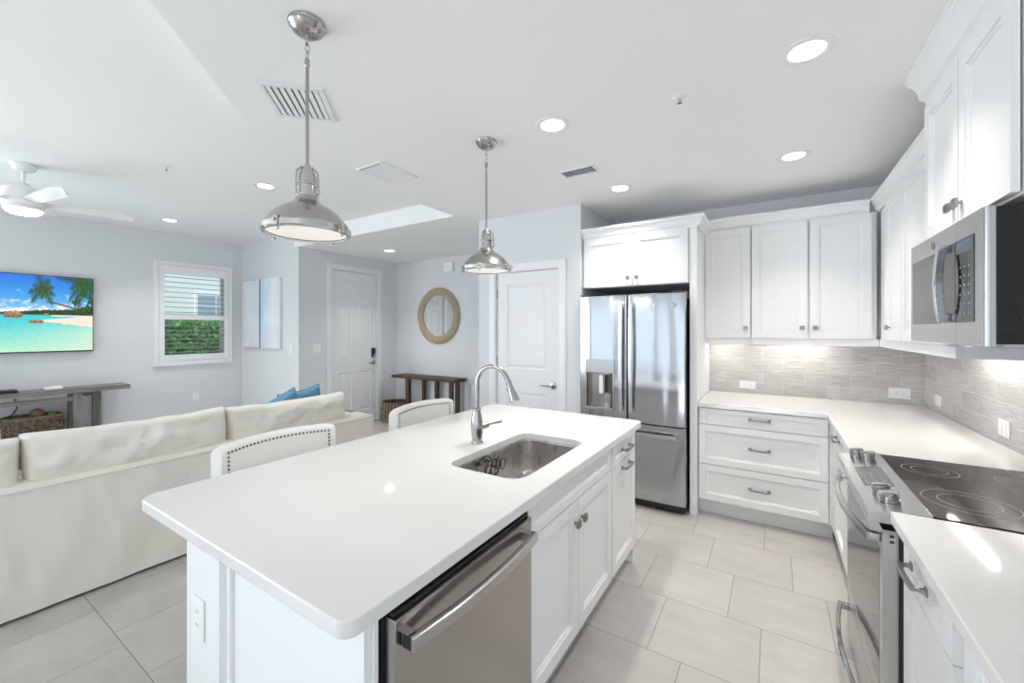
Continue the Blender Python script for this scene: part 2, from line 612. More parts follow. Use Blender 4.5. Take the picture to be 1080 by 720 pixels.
def mat_quartz():
    m, nt, p = new_mat('white_quartz')
    L = nt.links.new
    tc = N(nt, 'ShaderNodeTexCoord')
    nz = N(nt, 'ShaderNodeTexNoise')
    nz.inputs['Scale'].default_value = 2.6
    nz.inputs['Detail'].default_value = 8
    nz.inputs['Distortion'].default_value = 1.2
    L(tc.outputs['Object'], nz.inputs['Vector'])
    cr = N(nt, 'ShaderNodeValToRGB')
    e = cr.color_ramp.elements
    e[0].position, e[0].color = 0.490, (0.745, 0.735, 0.72, 1)
    e[1].position, e[1].color = 0.510, (0.745, 0.735, 0.72, 1)
    k = e.new(0.50)
    k.color = (0.66, 0.64, 0.62, 1)
    L(nz.outputs['Fac'], cr.inputs['Fac'])
    n2 = N(nt, 'ShaderNodeTexNoise')
    n2.inputs['Scale'].default_value = 1.7
    L(tc.outputs['Object'], n2.inputs['Vector'])
    c2 = N(nt, 'ShaderNodeValToRGB')
    c2.color_ramp.elements[0].position = 0.52
    c2.color_ramp.elements[1].position = 0.72
    L(n2.outputs['Fac'], c2.inputs['Fac'])
    mx = N(nt, 'ShaderNodeMix', data_type='RGBA')
    mx.inputs[6].default_value = (0.745, 0.735, 0.72, 1)
    L(c2.outputs['Color'], mx.inputs[0])
    L(cr.outputs['Color'], mx.inputs[7])
    L(mx.outputs[2], p.inputs['Base Color'])
    p.inputs['Roughness'].default_value = 0.07
    return m


M['floor'] = mat_floor()
M['tile_x'] = mat_splash(0)
M['tile_y'] = mat_splash(1)
M['quartz'] = mat_quartz()

# ------------------------------------------------------------------ dimensions
XR, YB, YP, XP, XA = 1.0, 4.39, 3.54, -2.68, -1.50      # right wall, back wall, pantry wall, pantry corner, alcove side
XT, YA, XE, YE = -7.211, 3.227, -5.587, 4.987           # tv wall, art wall, entry door wall, entry back wall
ZK, ZL, YR = 2.667, 2.87, -6.5                          # kitchen and living ceilings, rear wall
TH = 0.12

# ------------------------------------------------------------------ shell
struct('floor', MB().box(XT - TH, XR + TH, YR - TH, YE + TH, -0.08, 0), M['floor'])
poly = [(XR + TH, YR - TH), (XR + TH, YE + TH), (XE - TH, YE + TH), (XE - TH, YA), (XP - 0.08, YA), (XP - 0.08, 1.39), (-1.60, 0.28), (-1.60, YR - TH)]
struct('ceiling', MB().prism(poly, ZK, ZL - 0.002), M['ceiling'])
struct('ceiling_living', MB().box(XT - TH, XR + TH, YR - TH, YE + TH, ZL, ZL + 0.1), M['ceiling'])
KY0, KY1, KZ0, KZ1 = -4.25, -0.95, 0.93, 2.38
struct('wall_right', MB().box(XR, XR + TH, YR - TH, KY0, 0, ZL).box(XR, XR + TH, KY1, YE + TH, 0, ZL).box(XR, XR + TH, KY0, KY1, 0, KZ0).box(XR, XR + TH, KY0, KY1, KZ1, ZL), M['wall'])
mb = MB()
for y in (KY0 + 0.03, (2 * KY0 + KY1) / 3, (KY0 + 2 * KY1) / 3, KY1 - 0.03):
    mb.box(XR + 0.03, XR + 0.09, y - 0.03, y + 0.03, KZ0, KZ1)
mb.box(XR + 0.03, XR + 0.09, KY0, KY1, KZ0, KZ0 + 0.05).box(XR + 0.03, XR + 0.09, KY0, KY1, KZ1 - 0.05, KZ1)
struct('window_5', mb, M['trim'])  # frame of an opening added out of view to admit fill light
struct('wall_back', MB().box(XA - 0.01, XR, YB, YB + TH, 0, ZK), M['wall'])
# pantry block with its door opening (x -2.44..-1.725, up to 2.09)
PX0, PX1, PZ = -2.445, -1.73, 2.088
mb = MB()
mb.box(XP, PX0, YP, YP + 0.11, 0, ZK).box(PX1, XA, YP, YP + 0.11, 0, ZK).box(PX0, PX1, YP, YP + 0.11, PZ, ZK)
mb.box(XA - 0.11, XA, YP + 0.11, YB, 0, ZK).box(XP, XP + 0.11, YP + 0.11, YE, 0, ZK).box(PX0 - 0.1, PX1 + 0.1, YP + 0.3, YP + 0.32, 0, ZK)
struct('wall_pantry', mb, M['wall'])
struct('wall_entry', MB().box(XE - TH, XP + 0.11, YE, YE + TH, 0, ZK), M['wall'])
EY0, EY1, EZ = 3.735, 4.565, 2.412
mb = MB().box(XE - TH, XE, YA, EY0, 0, ZK).box(XE - TH, XE, EY1, YE, 0, ZK).box(XE - TH, XE, EY0, EY1, EZ, ZK)
struct('wall_front_door', mb, M['wall'])
struct('wall_picture', MB().box(XT - TH, XE - TH, YA, YA + TH, 0, ZL), M['wall'])
WY0, WY1, WZ0, WZ1 = 2.19, 2.995, 1.09, 2.36
SY_, SYE = -5.2, -1.0
mb = MB().box(XT - TH, XT, YR - TH, SY_, 0, ZL).box(XT - TH, XT, SY_, SYE, 2.42, ZL).box(XT - TH, XT, SYE, WY0, 0, ZL).box(XT - TH, XT, WY1, YA, 0, ZL).box(XT - TH, XT, WY0, WY1, 0, WZ0).box(XT - TH, XT, WY0, WY1, WZ1, ZL)
struct('wall_left', mb, M['wall'])
# rear wall (behind the camera) with two wide glass door openings
mb = MB()
RO = [(-6.5, -2.5), (-1.9, 0.5)]
mb.box(XT - TH, RO[0][0], YR - TH, YR, 0, ZL).box(RO[0][1], RO[1][0], YR - TH, YR, 0, ZL).box(RO[1][1], XR + TH, YR - TH, YR, 0, ZL)
for a, b in RO:
    mb.box(a, b, YR - TH, YR, 2.42, ZL)
struct('wall_rear', mb, M['wall'])
for k, (a, b) in enumerate(RO):
    mb = MB()
    n = 4 if k == 0 else 3
    mb.box(a, b, YR - 0.09, YR - 0.02, 2.36, 2.42).box(a, b, YR - 0.09, YR - 0.02, 0, 0.05)
    for i in range(n + 1):
        x = a + (b - a) * i / n
        x = min(max(x, a + 0.04), b - 0.04)
        mb.box(x - 0.04, x + 0.04, YR - 0.09, YR - 0.02, 0.05, 2.36)
    struct('window_%d' % (k + 2), mb, M['trim'])

mb = MB().box(XT - 0.09, XT - 0.03, SY_, SYE, 2.36, 2.42).box(XT - 0.09, XT - 0.03, SY_, SYE, 0, 0.05)
for k in range(4):
    y = min(max(SY_ + (SYE - SY_) * k / 3, SY_ + 0.04), SYE - 0.04)
    mb.box(XT - 0.09, XT - 0.03, y - 0.04, y + 0.04, 0.05, 2.36)
struct('window_4', mb, M['trim'])  # unseen left wall opening, added to light the room from the side

# backsplash tile
struct('wall_tiled_back', MB().box(-0.52, XR, YB - 0.010, YB - 0.0005, 0.914, 1.45), M['tile_x'])
struct('wall_tiled_right', MB().box(XR - 0.010, XR - 0.0005, 0.3, YB - 0.010, 0.914, 1.45), M['tile_y'])


# baseboards
def board(name, x0, x1, y0, y1):
    struct(name, MB().box(x0, x1, y0, y1, 0, 0.115, 0.004), M['trim'])


board('baseboard_left', XT, XT + 0.014, SYE, YA)
board('baseboard_picture', XT + 0.014, XE, YA - 0.014, YA)
board('baseboard_entry', XE, XP, YE - 0.014, YE)
board('baseboard_front_door', XE, XE + 0.014, YA, EY0 - 0.075)
board('baseboard_front_door', XE, XE + 0.014, EY1 + 0.105, YE - 0.014)
board('baseboard_pantry', XP - 0.014, PX0 - 0.08, YP - 0.014, YP)


# ------------------------------------------------------------------ interior doors
def casing(name, w, h, cw, loc, rz):
    """door casing facing -y around an opening x 0..w, z 0..h"""
    o = MB()
    for a, b in ((-cw, -0.004), (w + 0.004, w + cw)):
        o.box(a, b, -0.018, -0.0005, 0, h + 0.0035, 0.004)
        o.box(a + 0.012, b - 0.012, -0.024, -0.018, 0, h + 0.0035, 0.003)
    o.box(-cw, w + cw, -0.018, -0.0005, h + 0.004, h + cw, 0.004)
    o.box(-cw, w + cw, -0.024, -0.018, h + 0.016, h + cw - 0.012, 0.003)
    ob = struct(name, o, M['trim'])
    ob.location = loc
    ob.rotation_euler = (0, 0, rz)


RAISED = [(0, 0), (0.005, 0.009), (0.018, 0.011), (0.045, 0.003)]


def lever(parent, x, z, dirx, y=0.0):
    h = MB()
    q = Matrix.Translation((x, y, z)) @ Matrix.Rotation(PI / 2, 4, 'X')
    h.lathe([(0.0, 0.0), (0.032, 0.0), (0.034, 0.003), (0.031, 0.011), (0.014, 0.014), (0.012, 0.04), (0.014, 0.052), (0, 0.054)], m=q, seg=24)
    h.tube([(x, y - 0.045, z), (x + dirx * 0.03, y - 0.048, z), (x + dirx * 0.08, y - 0.046, z - 0.002), (x + dirx * 0.12, y - 0.042, z)], [0.009, 0.0085, 0.0075, 0.007], 10)
    h.build('door_handle', M['nickel'], parent, 'satin nickel lever handle')


# pantry door: two raised panels
pd = MB().front([0, 0.125, 0.125 + 0.46, 0.709], [0, 0.20, 0.86, 1.10, 1.965, 2.08], {(1, 1), (1, 3)}, 0.0, 0.035, RAISED).build('door_1', M['door'], sharp=8)
pd['kind'] = 'structure'
pd.location = (PX0 + 0.003, YP + 0.012, 0.004)
lever(pd, 0.655, 0.955, -1)
for z in (0.3, 1.13, 1.83):
    MB().cyl((-0.002, -0.006, z), (-0.002, -0.006, z + 0.09), 0.006).box(-0.010, 0.004, -0.004, 0.0, z, z + 0.09).build('hinge', M['nickel'], pd)
casing('trim_1', PX1 - PX0, PZ, 0.085, (PX0, YP, 0), 0)

# front door: six raised panels, keypad lock
wd = EY1 - EY0 - 0.006
xs = [0, 0.125, 0.125 + (wd - 0.375) / 2, 0.25 + (wd - 0.375) / 2, wd - 0.125, wd]
fd = MB().front(xs, [0, 0.21, 0.83, 1.02, 1.88, 2.00, 2.27, 2.405], {(i, j) for i in (1, 3) for j in (1, 3, 5)}, 0.0, 0.045, RAISED).build('door_2', M['door'], sharp=8)
fd['kind'] = 'structure'
fd.location = (XE - 0.012, EY0 + 0.003, 0.004)
fd.rotation_euler = (0, 0, PI / 2)
lever(fd, wd - 0.065, 0.955, -1)
kp = MB().box(wd - 0.10, wd - 0.03, -0.024, 0, 1.045, 1.20, 0.008).build('keypad_lock', M['dark'], fd, 'black keypad deadbolt')
MB().cyl((wd - 0.065, -0.024, 1.075), (wd - 0.065, -0.042, 1.075), 0.024).build('lock_knob', M['nickel'], kp)
MB().cyl((wd - 0.065, 0, 0.78), (wd - 0.065, -0.006, 0.78), 0.008, seg=12).build('door_viewer', M['pewter'], fd)
casing('trim_2', EY1 - EY0, EZ, 0.085, (XE, EY0, 0), PI / 2)
struct('trim_3', MB().box(XE - 0.1, XE + 0.02, EY0, EY1, 0, 0.004), M['pewter'])


# ------------------------------------------------------------------ cabinetry
BEAD = [(0, 0), (0.0012, 0.008), (0.0105, 0.009), (0.0120, 0.0155)]
FT = 0.02   # front thickness


def slab(name, x0, x1, z0, z1, parent, stile=0.058, y=-FT, mat=None):
    sz = min(stile, (z1 - z0) * 0.26)
    return MB().front([x0, x0 + stile, x1 - stile, x1], [z0, z0 + sz, z1 - sz, z1], {(1, 1)}, y, FT - 0.001, BEAD).build(name, mat or M['cab'], parent, sharp=12)


def knob(parent, x, z, y=-FT):
    q = MB()
    q.cyl((x, y, z), (x, y - 0.014, z), 0.0065, 0.0055, 12)
    q.box(x - 0.0165, x + 0.0165, y - 0.026, y - 0.013, z - 0.0165, z + 0.0165, 0.003)
    q.box(x - 0.011, x + 0.011, y - 0.0285, y - 0.025, z - 0.011, z + 0.011, 0.001)
    q.build('knob', M['pewter'], parent, 'square pewter knob')


def pull(parent, x, z, half=0.068, y=-FT):
    q = MB()
    for s in (-1, 1):
        q.box(x + s * half - 0.011, x + s * half + 0.011, y - 0.005, y, z - 0.012, z + 0.012, 0.002)
        q.tube([(x + s * half, y - 0.003, z), (x + s * half, y - 0.018, z), (x + s * (half - 0.008), y - 0.029, z)], [0.0085, 0.006, 0.007], 10)
    pts = [(x + half * 1.02 * k / 8, y - 0.029 - 0.004 * (1 - (k / 8) ** 2), z) for k in range(-8, 9)]
    q.tube(pts, 0.0068, 12, sec=[(1, 0.55), (0.75, 0.9), (-0.75, 0.9), (-1, 0.55), (-1, -0.55), (-0.75, -0.9), (0.75, -0.9), (1, -0.55)])
    q.build('handle', M['pewter'], parent, 'pewter bow handle')


def carcass(parent, x0, x1, d, z0, z1, toe=0.0, name='carcass', toe_in=0.075):
    q = MB().box(x0, x1, 0.006, d, z0, z1)
    q.build(name, M['cab'], parent)
    if toe:
        MB().box(x0, x1, toe_in, toe_in + 0.02, 0, z0).box(x0, x1, toe_in - 0.008, toe_in, 0, 0.028, 0.003).build('toe_kick', M['cab'], parent)


def crown(parent, x0, x1, z0, z1, out, left=False, right=False, depth=0.0):
    """crown moulding over a front at y=0 facing -y; returns down the sides where asked"""
    h = z1 - z0
    pr = [(0, 0), (-0.15, 0), (-0.2, 0.12), (-0.42, 0.2), (-0.5, 0.42), (-0.72, 0.66), (-0.9, 0.74), (-0.92, 0.82), (-1.0, 0.84), (-1.0, 1.0), (0, 1.0)]
    b = bmesh.new()
    rings = []
    path = []
    if left:
        path.append((x0, depth, -1, 0))
        path.append((x0, 0, -1, -1))
    else:
        path.append((x0, 0, 0, -1))
    if right:
        path.append((x1, 0, 1, -1))
        path.append((x1, depth, 1, 0))
    else:
        path.append((x1, 0, 0, -1))
    for px_, py_, nx, ny in path:
        rings.append([b.verts.new((px_ + nx * -a * out, py_ + ny * -a * out, z0 + c * h)) for a, c in pr])
    k = len(pr)
    for A, B in zip(rings, rings[1:]):
        for j in range(k):
            b.faces.new((A[j], A[(j + 1) % k], B[(j + 1) % k], B[j]))
    b.faces.new(rings[0])
    b.faces.new(rings[-1][::-1])
    bmesh.ops.recalc_face_normals(b, faces=b.faces[:])
    q = MB()
    q._merge(b)
    return q.build('crown', M['cab'], parent)


# --- drawer bank on the back wall (x -0.52..0.345, front at y 3.64)
ZB, ZT = 0.125, 0.872
t = thing('base_cabinet', 'white cabinet of three wide drawers beside the refrigerator', 'cabinet', (-0.515, 3.645, 0))
carcass(t, 0, 0.88, 0.735, ZB, ZT, True)
for z0, z1 in ((0.7435, 0.869), (0.423, 0.7375), (0.135, 0.417)):
    d = slab('drawer', 0.012, 0.845, z0, z1, t, 0.05)
    pull(d, 0.43, (z0 + z1) / 2 + 0.004, 0.062)
MB().box(0.8505, 0.881, -0.019, 0.005, ZB, 0.872).build('filler', M['cab'], t)

# --- base cabinet between the corner and the range (faces -x)
RXF = 0.367                                             # face frame plane of the right run
t = thing('base_cabinet', 'white base cabinet tucked in the corner between the drawer bank and the range', 'cabinet', (RXF, 3.643, 0), -PI / 2)
carcass(t, 0, 1.098, 0.62, ZB, ZT, True)
MB().box(0.030, 0.1945, -0.019, 0.005, ZB, 0.872).build('filler', M['cab'], t)
d = slab('drawer', 0.20, 1.085, 0.7435, 0.869, t)
pull(d, 0.38, 0.808)
d = slab('door', 0.20, 0.64, 0.135, 0.738, t)
knob(d, 0.60, 0.665)
d = slab('door', 0.645, 1.085, 0.135, 0.738, t)
knob(d, 0.685, 0.665)

# --- base cabinets right of the range
t = thing('base_cabinet', 'white base cabinet with drawer and door, at the near end beside the range', 'cabinet', (RXF, 1.768, 0), -PI / 2)
carcass(t, 0, 0.455, 0.62, ZB, ZT, True)
d = slab('drawer', 0.022, 0.435, 0.732, 0.867, t)
pull(d, 0.185, 0.80, 0.07)
d = slab('door', 0.022, 0.435, 0.135, 0.728, t)
t = thing('base_cabinet', 'white base cabinet cut off by the lower frame edge, under the near counter', 'cabinet', (RXF, 1.311, 0), -PI / 2)
carcass(t, 0, 0.80, 0.62, ZB, ZT, True)
d = slab('drawer', 0.045, 0.775, 0.735, 0.865, t)
pull(d, 0.41, 0.80, 0.07)
for a, b in ((0.045, 0.405), (0.415, 0.775)):
    d = slab('door', a, b, 0.135, 0.725, t)
    knob(d, b - 0.04 if a < 0.1 else a + 0.04, 0.66)


# --- countertops
def rounded(pts, rads, n=6):
    out = []
    m = len(pts)
    for i in range(m):
        p, a, b = Vector(pts[i]), Vector(pts[i - 1]), Vector(pts[(i + 1) % m])
        r = rads[i]
        if r <= 0:
            out.append(tuple(p))
            continue
        u, v = (a - p).normalized(), (b - p).normalized()
        s, e = p + u * r, p + v * r
        c = p + (u + v) * r
        for k in range(n + 1):
            f = k / n
            ang = f * PI / 2
            q = c - v * r * math.cos(ang) - u * r * math.sin(ang)
            out.append((q.x, q.y))
        if False:
            out += [tuple(s), tuple(e)]
    return out


def counter(poly_, z0, z1, holes=(), bev=0.005):
    """a slab with rounded edges, optionally with holes"""
    b = bmesh.new()
    loops = [poly_] + list(holes)
    es = []
    for lp in loops:
        vs = [b.verts.new((x, y, z1)) for x, y in lp]
        es += [b.edges.new((vs[i], vs[(i + 1) % len(vs)])) for i in range(len(vs))]
    bmesh.ops.triangle_fill(b, use_beauty=True, use_dissolve=True, edges=es)
    r = bmesh.ops.extrude_face_region(b, geom=b.faces[:])
    for v in [g for g in r['geom'] if isinstance(g, bmesh.types.BMVert)]:
        v.co.z = z0
    bmesh.ops.recalc_face_normals(b, faces=b.faces[:])
    eds = [e for e in b.edges if len(e.link_faces) == 2 and abs(e.verts[0].co.z - e.verts[1].co.z) < 1e-6 and e.calc_face_angle(0) > 1.2]
    bmesh.ops.bevel(b, geom=eds, offset=bev, segments=3, affect='EDGES', profile=0.5, clamp_overlap=True)
    q = MB()
    q._merge(b)
    return q


CZ0, CZ1 = 0.876, 0.914
YBt, XRt = YB - 0.011, XR - 0.011
o = counter([(-0.5135, 3.605), (0.320, 3.605), (0.320, 2.546), (XRt, 2.546), (XRt, YBt), (-0.5135, YBt)], CZ0, CZ1).build('countertop', M['quartz'])
tag(o, 'white quartz countertop turning the corner between range and refrigerator', 'countertop')
o = counter([(0.320, 0.52), (XRt, 0.52), (XRt, 1.772), (0.320, 1.772)], CZ0, CZ1).build('countertop', M['quartz'])
tag(o, 'white quartz countertop on the near side of the range, by the lower frame edge', 'countertop')

# --- upper cabinets, back wall (fronts at y 4.06)
UB, UT = 1.43, 2.38


def upper_rail(parent, x0, x1):
    MB().box(x0, x1, -0.002, 0.018, 1.372, UB - 0.004, 0.002).build('light_rail', M['cab'], parent)


YU = 4.075
t = thing('upper_cabinet', 'white wall cabinet with single door, next to the refrigerator surround', 'cabinet', (-0.56, YU, 0), 0)
carcass(t, 0.044, 0.402, YBt - YU, UB - 0.004, UT + 0.01)
d = slab('door', 0.046, 0.398, UB, UT, t)
knob(d, 0.362, UB + 0.085)
upper_rail(t, 0.044, 0.402)
crown(t, 0.044, 0.402, UT + 0.005, UT + 0.10, 0.055)
t = thing('upper_cabinet', 'white wall cabinet with two doors, in the back corner', 'cabinet', (-0.56, YU, 0), 0)
carcass(t, 0.403, 1.22, YBt - YU, UB - 0.004, UT + 0.01)
d = slab('door', 0.408, 0.795, UB, UT, t)
knob(d, 0.760, UB + 0.085)
d = slab('door', 0.811, 1.190, UB, UT, t)
knob(d, 0.846, UB + 0.085)
upper_rail(t, 0.403, 1.235)
crown(t, 0.403, 1.175, UT + 0.005, UT + 0.10, 0.055)

# --- upper cabinets, right wall (fronts face -x at x 0.66)
XU = 0.675
t = thing('upper_cabinet', 'white wall cabinet with two narrow doors, in the corner beside the microwave', 'cabinet', (XU, YU - 0.02, 0), -PI / 2)
carcass(t, 0, YU - 0.02 - 2.545, XRt - XU, UB - 0.004, UT + 0.01)
d = slab('door', 0.27, 0.69, UB, UT, t)
knob(d, 0.42, UB + 0.085)
d = slab('door', 0.705, 1.49, UB, UT, t)
knob(d, 1.40, UB + 0.085)
upper_rail(t, 0, 1.508)
MB().box(1.490, 1.508, 0.018, XRt - XU, 1.372, UB - 0.005, 0.002).build('light_rail', M['cab'], t)
crown(t, -0.04, 1.488, UT + 0.005, UT + 0.10, 0.055)

# --- cabinet above the microwave, up to the ceiling
XM = 0.592
t = thing('upper_cabinet', 'tall white two door cabinet above the microwave with crown at the ceiling', 'cabinet', (XM, 2.542, 0), -PI / 2)
carcass(t, 0, 0.80, XRt - XM, 1.884, 2.53)
for a, b, k in ((0.008, 0.396, 0.362), (0.404, 0.792, 0.438)):
    d = slab('door', a, b, 1.89, 2.49, t, 0.055)
    knob(d, k, 1.955)
crown(t, 0, 0.80, 2.505, ZK - 0.001, 0.068, True, True, XRt - XM)

# --- refrigerator surround
YF = 3.60
t = thing('refrigerator_surround', 'white two door cabinet with crown and tall side panel around the refrigerator', 'cabinet', (XA + 0.002, YF, 0), 0)
carcass(t, 0, 0.925, YBt - YF, 1.885, 2.345)
for a, b, k in ((0.010, 0.462, 0.425), (0.468, 0.915, 0.503)):
    d = slab('door', a, b, 1.89, 2.335, t, 0.058)
    knob(d, k, 1.955)
MB().box(0.926, 0.981, -0.004, YBt - YF, 0, 2.345, 0.003).build('side_panel', M['cab'], t)
crown(t, 0, 0.981, 2.335, 2.425, 0.06, False, True, 0.40)

# ------------------------------------------------------------------ refrigerator
FX0, FW = -1.490, 0.905
t = thing('refrigerator', 'stainless french door refrigerator with water dispenser, in the white surround', 'refrigerator', (FX0, 3.50, 0), 0)
MB().box(0.005, FW - 0.005, 0.065, 0.80, 0.035, 1.76, 0.006).box(0.06, FW - 0.06, 0.12, 0.7, 0.0, 0.04).build('body', M['darkgrey'], t)


def bowed(x0, x1, z0, z1, bulge=0.016, depth=0.06, hole=None, rad=0.012, nx=18):
    """door skin bowed along x, with rounded vertical edges; hole = (hx0, hx1, hz0, hz1)"""
    xs_ = [x0 + rad * (1 - math.cos(a * PI / 8)) for a in range(5)] + [x0 + rad + (x1 - x0 - 2 * rad) * k / nx for k in range(1, nx)] + [x1 - rad * (1 - math.cos(a * PI / 8)) for a in range(4, -1, -1)]
    zs_ = [z0, z0 + 0.004, z1 - 0.004, z1]
    if hole:
        xs_ = sorted(set(xs_ + [hole[0], hole[1]]))
        zs_ = sorted(zs_ + [hole[2], hole[3]])
    xc, hw = (x0 + x1) / 2, (x1 - x0) / 2

    def yy(x):
        e = min(x - x0, x1 - x)
        r = 0 if e >= rad else rad - math.sqrt(max(0, rad * rad - (rad - e) ** 2))
        return -bulge * (1 - ((x - xc) / hw) ** 2) + r
    b = bmesh.new()
    P = {}

    def v(x, y, z):
        k = (round(x, 6), round(y, 6), round(z, 6))
        if k not in P:
            P[k] = b.verts.new((x, y, z))
        return P[k]
    for i in range(len(xs_) - 1):
        for j in range(len(zs_) - 1):
            xa, xb, za, zb = xs_[i], xs_[i + 1], zs_[j], zs_[j + 1]
            oa = 0.004 if za == z0 else 0
            ob = 0.004 if zb == z1 else 0
            if hole and xa >= hole[0] - 1e-6 and xb <= hole[1] + 1e-6 and za >= hole[2] - 1e-6 and zb <= hole[3] + 1e-6:
                continue
            b.faces.new((v(xa, yy(xa) + oa, za), v(xb, yy(xb) + oa, za), v(xb, yy(xb) + ob, zb), v(xa, yy(xa) + ob, zb)))
    for z in (z0, z1):
        for xa, xb in zip(xs_, xs_[1:]):
            b.faces.new((v(xa, yy(xa) + 0.004, z), v(xb, yy(xb) + 0.004, z), v(xb, depth, z), v(xa, depth, z)))
    for x in (x0, x1):
        for za, zb in zip(zs_, zs_[1:]):
            oa = 0.004 if za == z0 else 0
            ob = 0.004 if zb == z1 else 0
            b.faces.new((v(x, yy(x) + oa, za), v(x, yy(x) + ob, zb), v(x, depth, zb), v(x, depth, za)))
    b.faces.new((v(x0, depth, z0), v(x1, depth, z0), v(x1, depth, z1), v(x0, depth, z1)))
    bmesh.ops.remove_doubles(b, verts=b.verts[:], dist=1e-6)
    bmesh.ops.recalc_face_normals(b, faces=b.faces[:])
    q = MB()
    q._merge(b)
    return q


MID = 0.435
hole = (0.062, 0.325, 0.80, 1.232)
ld = bowed(0.0, MID - 0.003, 0.715, 1.80, hole=hole).build('door', M['steel_fr'], t)
rd = bowed(MID + 0.003, FW, 0.715, 1.80).build('door', M['steel_fr'], t)


def long_handle(parent, x, z0, z1, y0, mat, w=0.013):
    q = MB()
    pts = [(x, y0 - 0.042 - 0.012 * (1 - (k / 10) ** 2), (z0 + z1) / 2 + (z1 - z0) / 2 * k / 10) for k in range(-10, 11)]
    q.tube(pts, w, sec=[(0.7, 1), (0.9, 0.6), (0.9, -0.6), (0.7, -1), (-0.7, -1), (-0.9, -0.6), (-0.9, 0.6), (-0.7, 1)], upv=(0, 1, 0))
    for z in (z0 + 0.02, z1 - 0.02):
        q.box(x - w * 0.8, x + w * 0.8, y0 - 0.043, y0 + 0.004, z - 0.018, z + 0.018, 0.004)
    q.build('handle', mat, parent, 'long vertical bar handle')


long_handle(ld, MID - 0.042, 0.80, 1.725, -0.004, M['handle'], 0.0145)
long_handle(rd, MID + 0.042, 0.80, 1.725, -0.004, M['handle'], 0.0145)
dr = bowed(0.0, FW, 0.075, 0.705, bulge=0.012).build('freezer_drawer', M['steel_fr'], t)
q = MB()
pts = [(FW / 2 + 0.39 * k / 10, -0.055 - 0.010 * (1 - (k / 10) ** 2), 0.632) for k in range(-10, 11)]
q.tube(pts, 0.017, sec=[(1, 0.5), (0.8, 0.8), (-0.8, 0.8), (-1, 0.5), (-1, -0.5), (-0.8, -0.8), (0.8, -0.8), (1, -0.5)])
for s in (-1, 1):
    q.box(FW / 2 + s * 0.375 - 0.02, FW / 2 + s * 0.375 + 0.02, -0.056, 0.0, 0.618, 0.646, 0.004)
q.build('handle', M['steel_h'], dr, 'horizontal bar handle')
# dispenser in the left door
q = MB()
hx0, hx1, hz0, hz1 = hole
for a, b, c, d in ((hx0 - 0.004, hx0 + 0.012, hz0, hz1), (hx1 - 0.012, hx1 + 0.004, hz0, hz1), (hx0, hx1, hz0 - 0.004, hz0 + 0.012)):
    q.box(a, b, -0.022, 0.02, c, d, 0.002)
dp = q.build('dispenser', M['steel'], ld)
MB().box(hx0 - 0.004, hx1 + 0.004, -0.024, 0.03, 1.118, hz1 + 0.004, 0.004).build('control_panel', M['nickel'], dp, 'pale control strip of the dispenser')
q = MB().sheet(lambda u, v: (hx0 + 0.012 + (hx1 - hx0 - 0.024) * u, 0.004 + 0.05 * math.sin(PI * u) ** 0.6, hz0 + 0.01 + (1.12 - hz0 - 0.01) * v), 16, 2)
q.build('recess', M['pewter'], dp)
MB().box(0.185, 0.225, -0.012, 0.03, 0.935, 1.10, 0.006).build('paddle', M['plate'], dp)
MB().box(hx0, hx1, -0.032, 0.05, hz0 - 0.01, hz0 + 0.018, 0.004).build('drip_tray', M['steel_h'], dp)
q = Matrix.Translation((FW - 0.085, -0.012, 1.70)) @ Matrix.Rotation(PI / 2, 4, 'X')
MB().lathe([(0, 0), (0.018, 0), (0.018, 0.003), (0.015, 0.004), (0.014, 0.0025), (0, 0.003)], m=q, seg=28).build('badge', M['nickel'], rd, 'small round badge')
MB().box(FW - 0.10, FW - 0.01, 0.0, 0.06, 1.80, 1.815, 0.003).build('hinge_cover', M['darkgrey'], t)
MB().box(0.01, 0.10, 0.0, 0.06, 1.80, 1.815, 0.003).build('hinge_cover', M['darkgrey'], t)
MB().box(0.01, FW - 0.01, 0.03, 0.06, 0.015, 0.07, 0.003).build('toe_grille', M['dark'], t)

# ------------------------------------------------------------------ range
RY1, RW = 2.541, 0.763
t = thing('range', 'stainless slide in electric range with glass cooktop between the counters', 'range', (0.345, RY1, 0), -PI / 2)
MB().box(0.0, RW, 0.0, 0.60, 0.03, 0.865, 0.003).box(0.05, RW - 0.05, 0.05, 0.55, 0, 0.035).build('body', M['darkgrey'], t)
# door: steel frame round a dark window
od = MB().front([0.004, 0.05, RW - 0.05, RW - 0.004], [0.235, 0.30, 0.765, 0.845], {(1, 1)}, -0.042, 0.040, [(0, 0), (0.001, 0.002)]).build('oven_door', M['steel_h'], t)
MB().box(0.0512, RW - 0.0512, -0.0425, -0.034, 0.3012, 0.7638, 0.001).build('oven_window', M['oven_glass'], od, 'dark glass oven window')
q = MB()
for k in range(2):
    q.box(RW - 0.0042, RW - 0.0034, -0.024, -0.014, 0.805 + 0.018 * k, 0.813 + 0.018 * k)
q.build('vent_slots', M['dark'], od)


def bow_handle(parent, x0, x1, z, y0, out, bow, mat, w=0.013, post=0.014):
    q = MB()
    xc, hw = (x0 + x1) / 2, (x1 - x0) / 2
    pts = [(xc + hw * k / 12, y0 - out - bow * (1 - (k / 12) ** 2), z) for k in range(-12, 13)]
    q.tube(pts, w, sec=[(1, 0.45), (0.8, 0.7), (-0.8, 0.7), (-1, 0.45), (-1, -0.45), (-0.8, -0.7), (0.8, -0.7), (1, -0.45)])
    for x in (x0 + post, x1 - post):
        q.box(x - post, x + post, y0 - out - 0.004, y0, z - w * 0.95, z + w * 0.95, 0.003)
    return q.build('handle', mat, parent, 'bowed steel bar handle')


